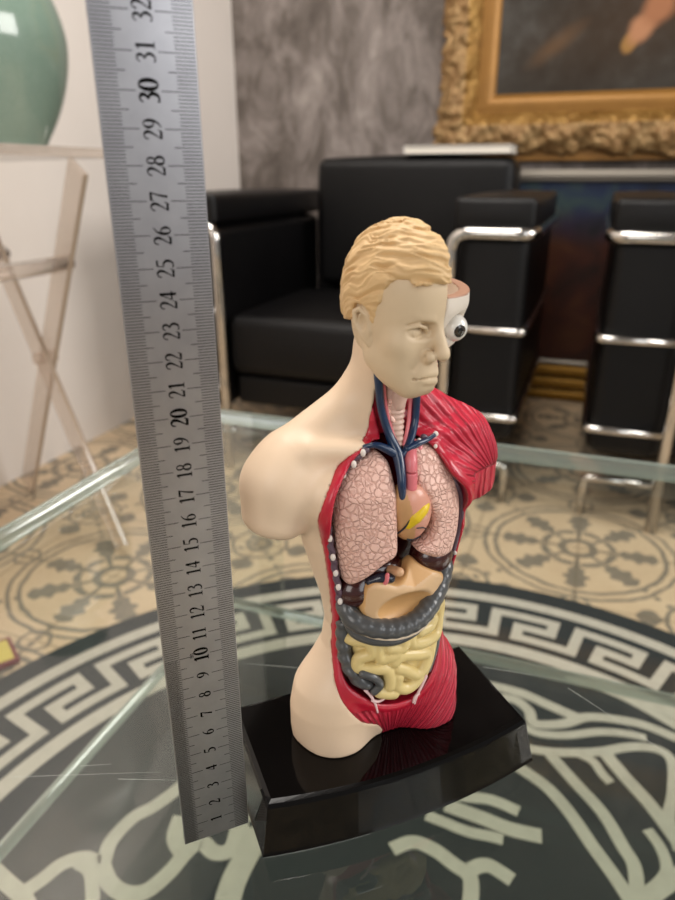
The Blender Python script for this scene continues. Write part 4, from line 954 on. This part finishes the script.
bm=bmesh.new(); cs_=[Vector((-.08,0,0))-OFL*.14,Vector((EL-.01,0,0))-OFL*.14,Vector((EL-.01,0,0))+OFL*1.14,Vector((-.08,0,0))+OFL*1.14]
lo_=[bm.verts.new((c.x,c.y,HT)) for c in cs_]; hi_=[bm.verts.new((c.x,c.y,HT+.014)) for c in cs_]
for f in [lo_[::-1],hi_]+[[lo_[i],lo_[(i+1)%4],hi_[(i+1)%4],hi_[i]] for i in range(4)]: bm.faces.new(f)
bmesh.ops.recalc_face_normals(bm,faces=bm.faces); link('tray_top',bm,M['acrylic'],st,bevel=.002,seg=2)
t=NT('celadon_crackle_glaze'); v=t.coord(); e=t.ramp(t.voro(v,55),[(0,(1,1,1,1)),(.025,(0,0,0,1))]); a=t.noise(v,8,3)
cc=t.mix(a,hexc('#768c7e'),hexc('#8ba092')); cc=t.mix(t.math('MULTIPLY',e,.35),cc,hexc('#5f7e6c'))
M['celadon']=t.pbr(cc,.12,0,None,.5,.6)
vp=[(.05,0),(.092,0),(.096,.004),(.098,.012),(.120,.05),(.140,.10),(.150,.15),(.148,.19),(.134,.235),(.108,.27),(.08,.292),(.062,.305),(.056,.32),(.058,.35),(.07,.375),(.075,.38),(.068,.378),(.052,.35),(.05,.31)]
vs_=spline(vp,4,closed=False); bm=lathe([tuple(a_) for a_ in vs_],72)
VC=Vector((-.602,1.285,FZ+HT+.0142)); tag(link('vase',bm,M['celadon'],smooth=True,loc=VC),'round celadon green glazed vase standing on the clear acrylic stand','vase')
# ---------- light ----------
w=bpy.data.worlds.new('world'); C.world=w; w.use_nodes=True; nt=w.node_tree; bg=nt.nodes['Background']; bg.inputs[0].default_value=(1.0,.95,.9,1); bg.inputs[1].default_value=.3
def area(name,loc,target,sx_,sy_,power,colr):
    L=bpy.data.lights.new(name,'AREA'); L.shape='RECTANGLE'; L.size=sx_; L.size_y=sy_; L.energy=power; L.color=colr
    o=bpy.data.objects.new(name,L); col.objects.link(o); o.location=loc; o.rotation_euler=(Vector(target)-Vector(loc)).to_track_quat('-Z','Y').to_euler(); return o
area('window_and_fill_light',(-.9,-1.6,1.3),(0,.4,.1),1.0,1.4,17,(1,.95,.9))
area('window_and_fill_light',(1.6,-1.5,1.1),(0,.4,0),.9,1.4,13,(.92,.96,1.))
area('ceiling_lamp',(-.1,.9,2.2),(-.1,.9,0),1.2,1.2,46,(1,.95,.89))
area('window_and_fill_light',(2.3,.2,1.3),(-.8,2.0,.3),1.2,1.2,45,(1,.97,.93))  # added fill to brighten the left and back walls, no window known here
# ---------- camera ----------
cd=bpy.data.cameras.new('camera'); cam=bpy.data.objects.new('camera',cd); col.objects.link(cam); C.camera=cam
cam.location=(0,0,.2773); cam.rotation_euler=(math.radians(90-21.982),0,0)
cd.sensor_fit='HORIZONTAL'; cd.sensor_width=36; cd.lens=36*680/675; cd.clip_start=.01
cd.dof.use_dof=True; cd.dof.focus_distance=.30; cd.dof.aperture_fstop=36*680/675/3.0
RZ=Matrix.Rotation(A20,4,'Z')   # square the room up with the world axes
for o in list(col.objects):
    if o.parent is None: o.matrix_basis=RZ@o.matrix_basis
C.view_settings.view_transform='Standard'; C.view_settings.look='None'; C.view_settings.exposure=0.; C.view_settings.gamma=1.; C.view_settings.use_curve_mapping=False
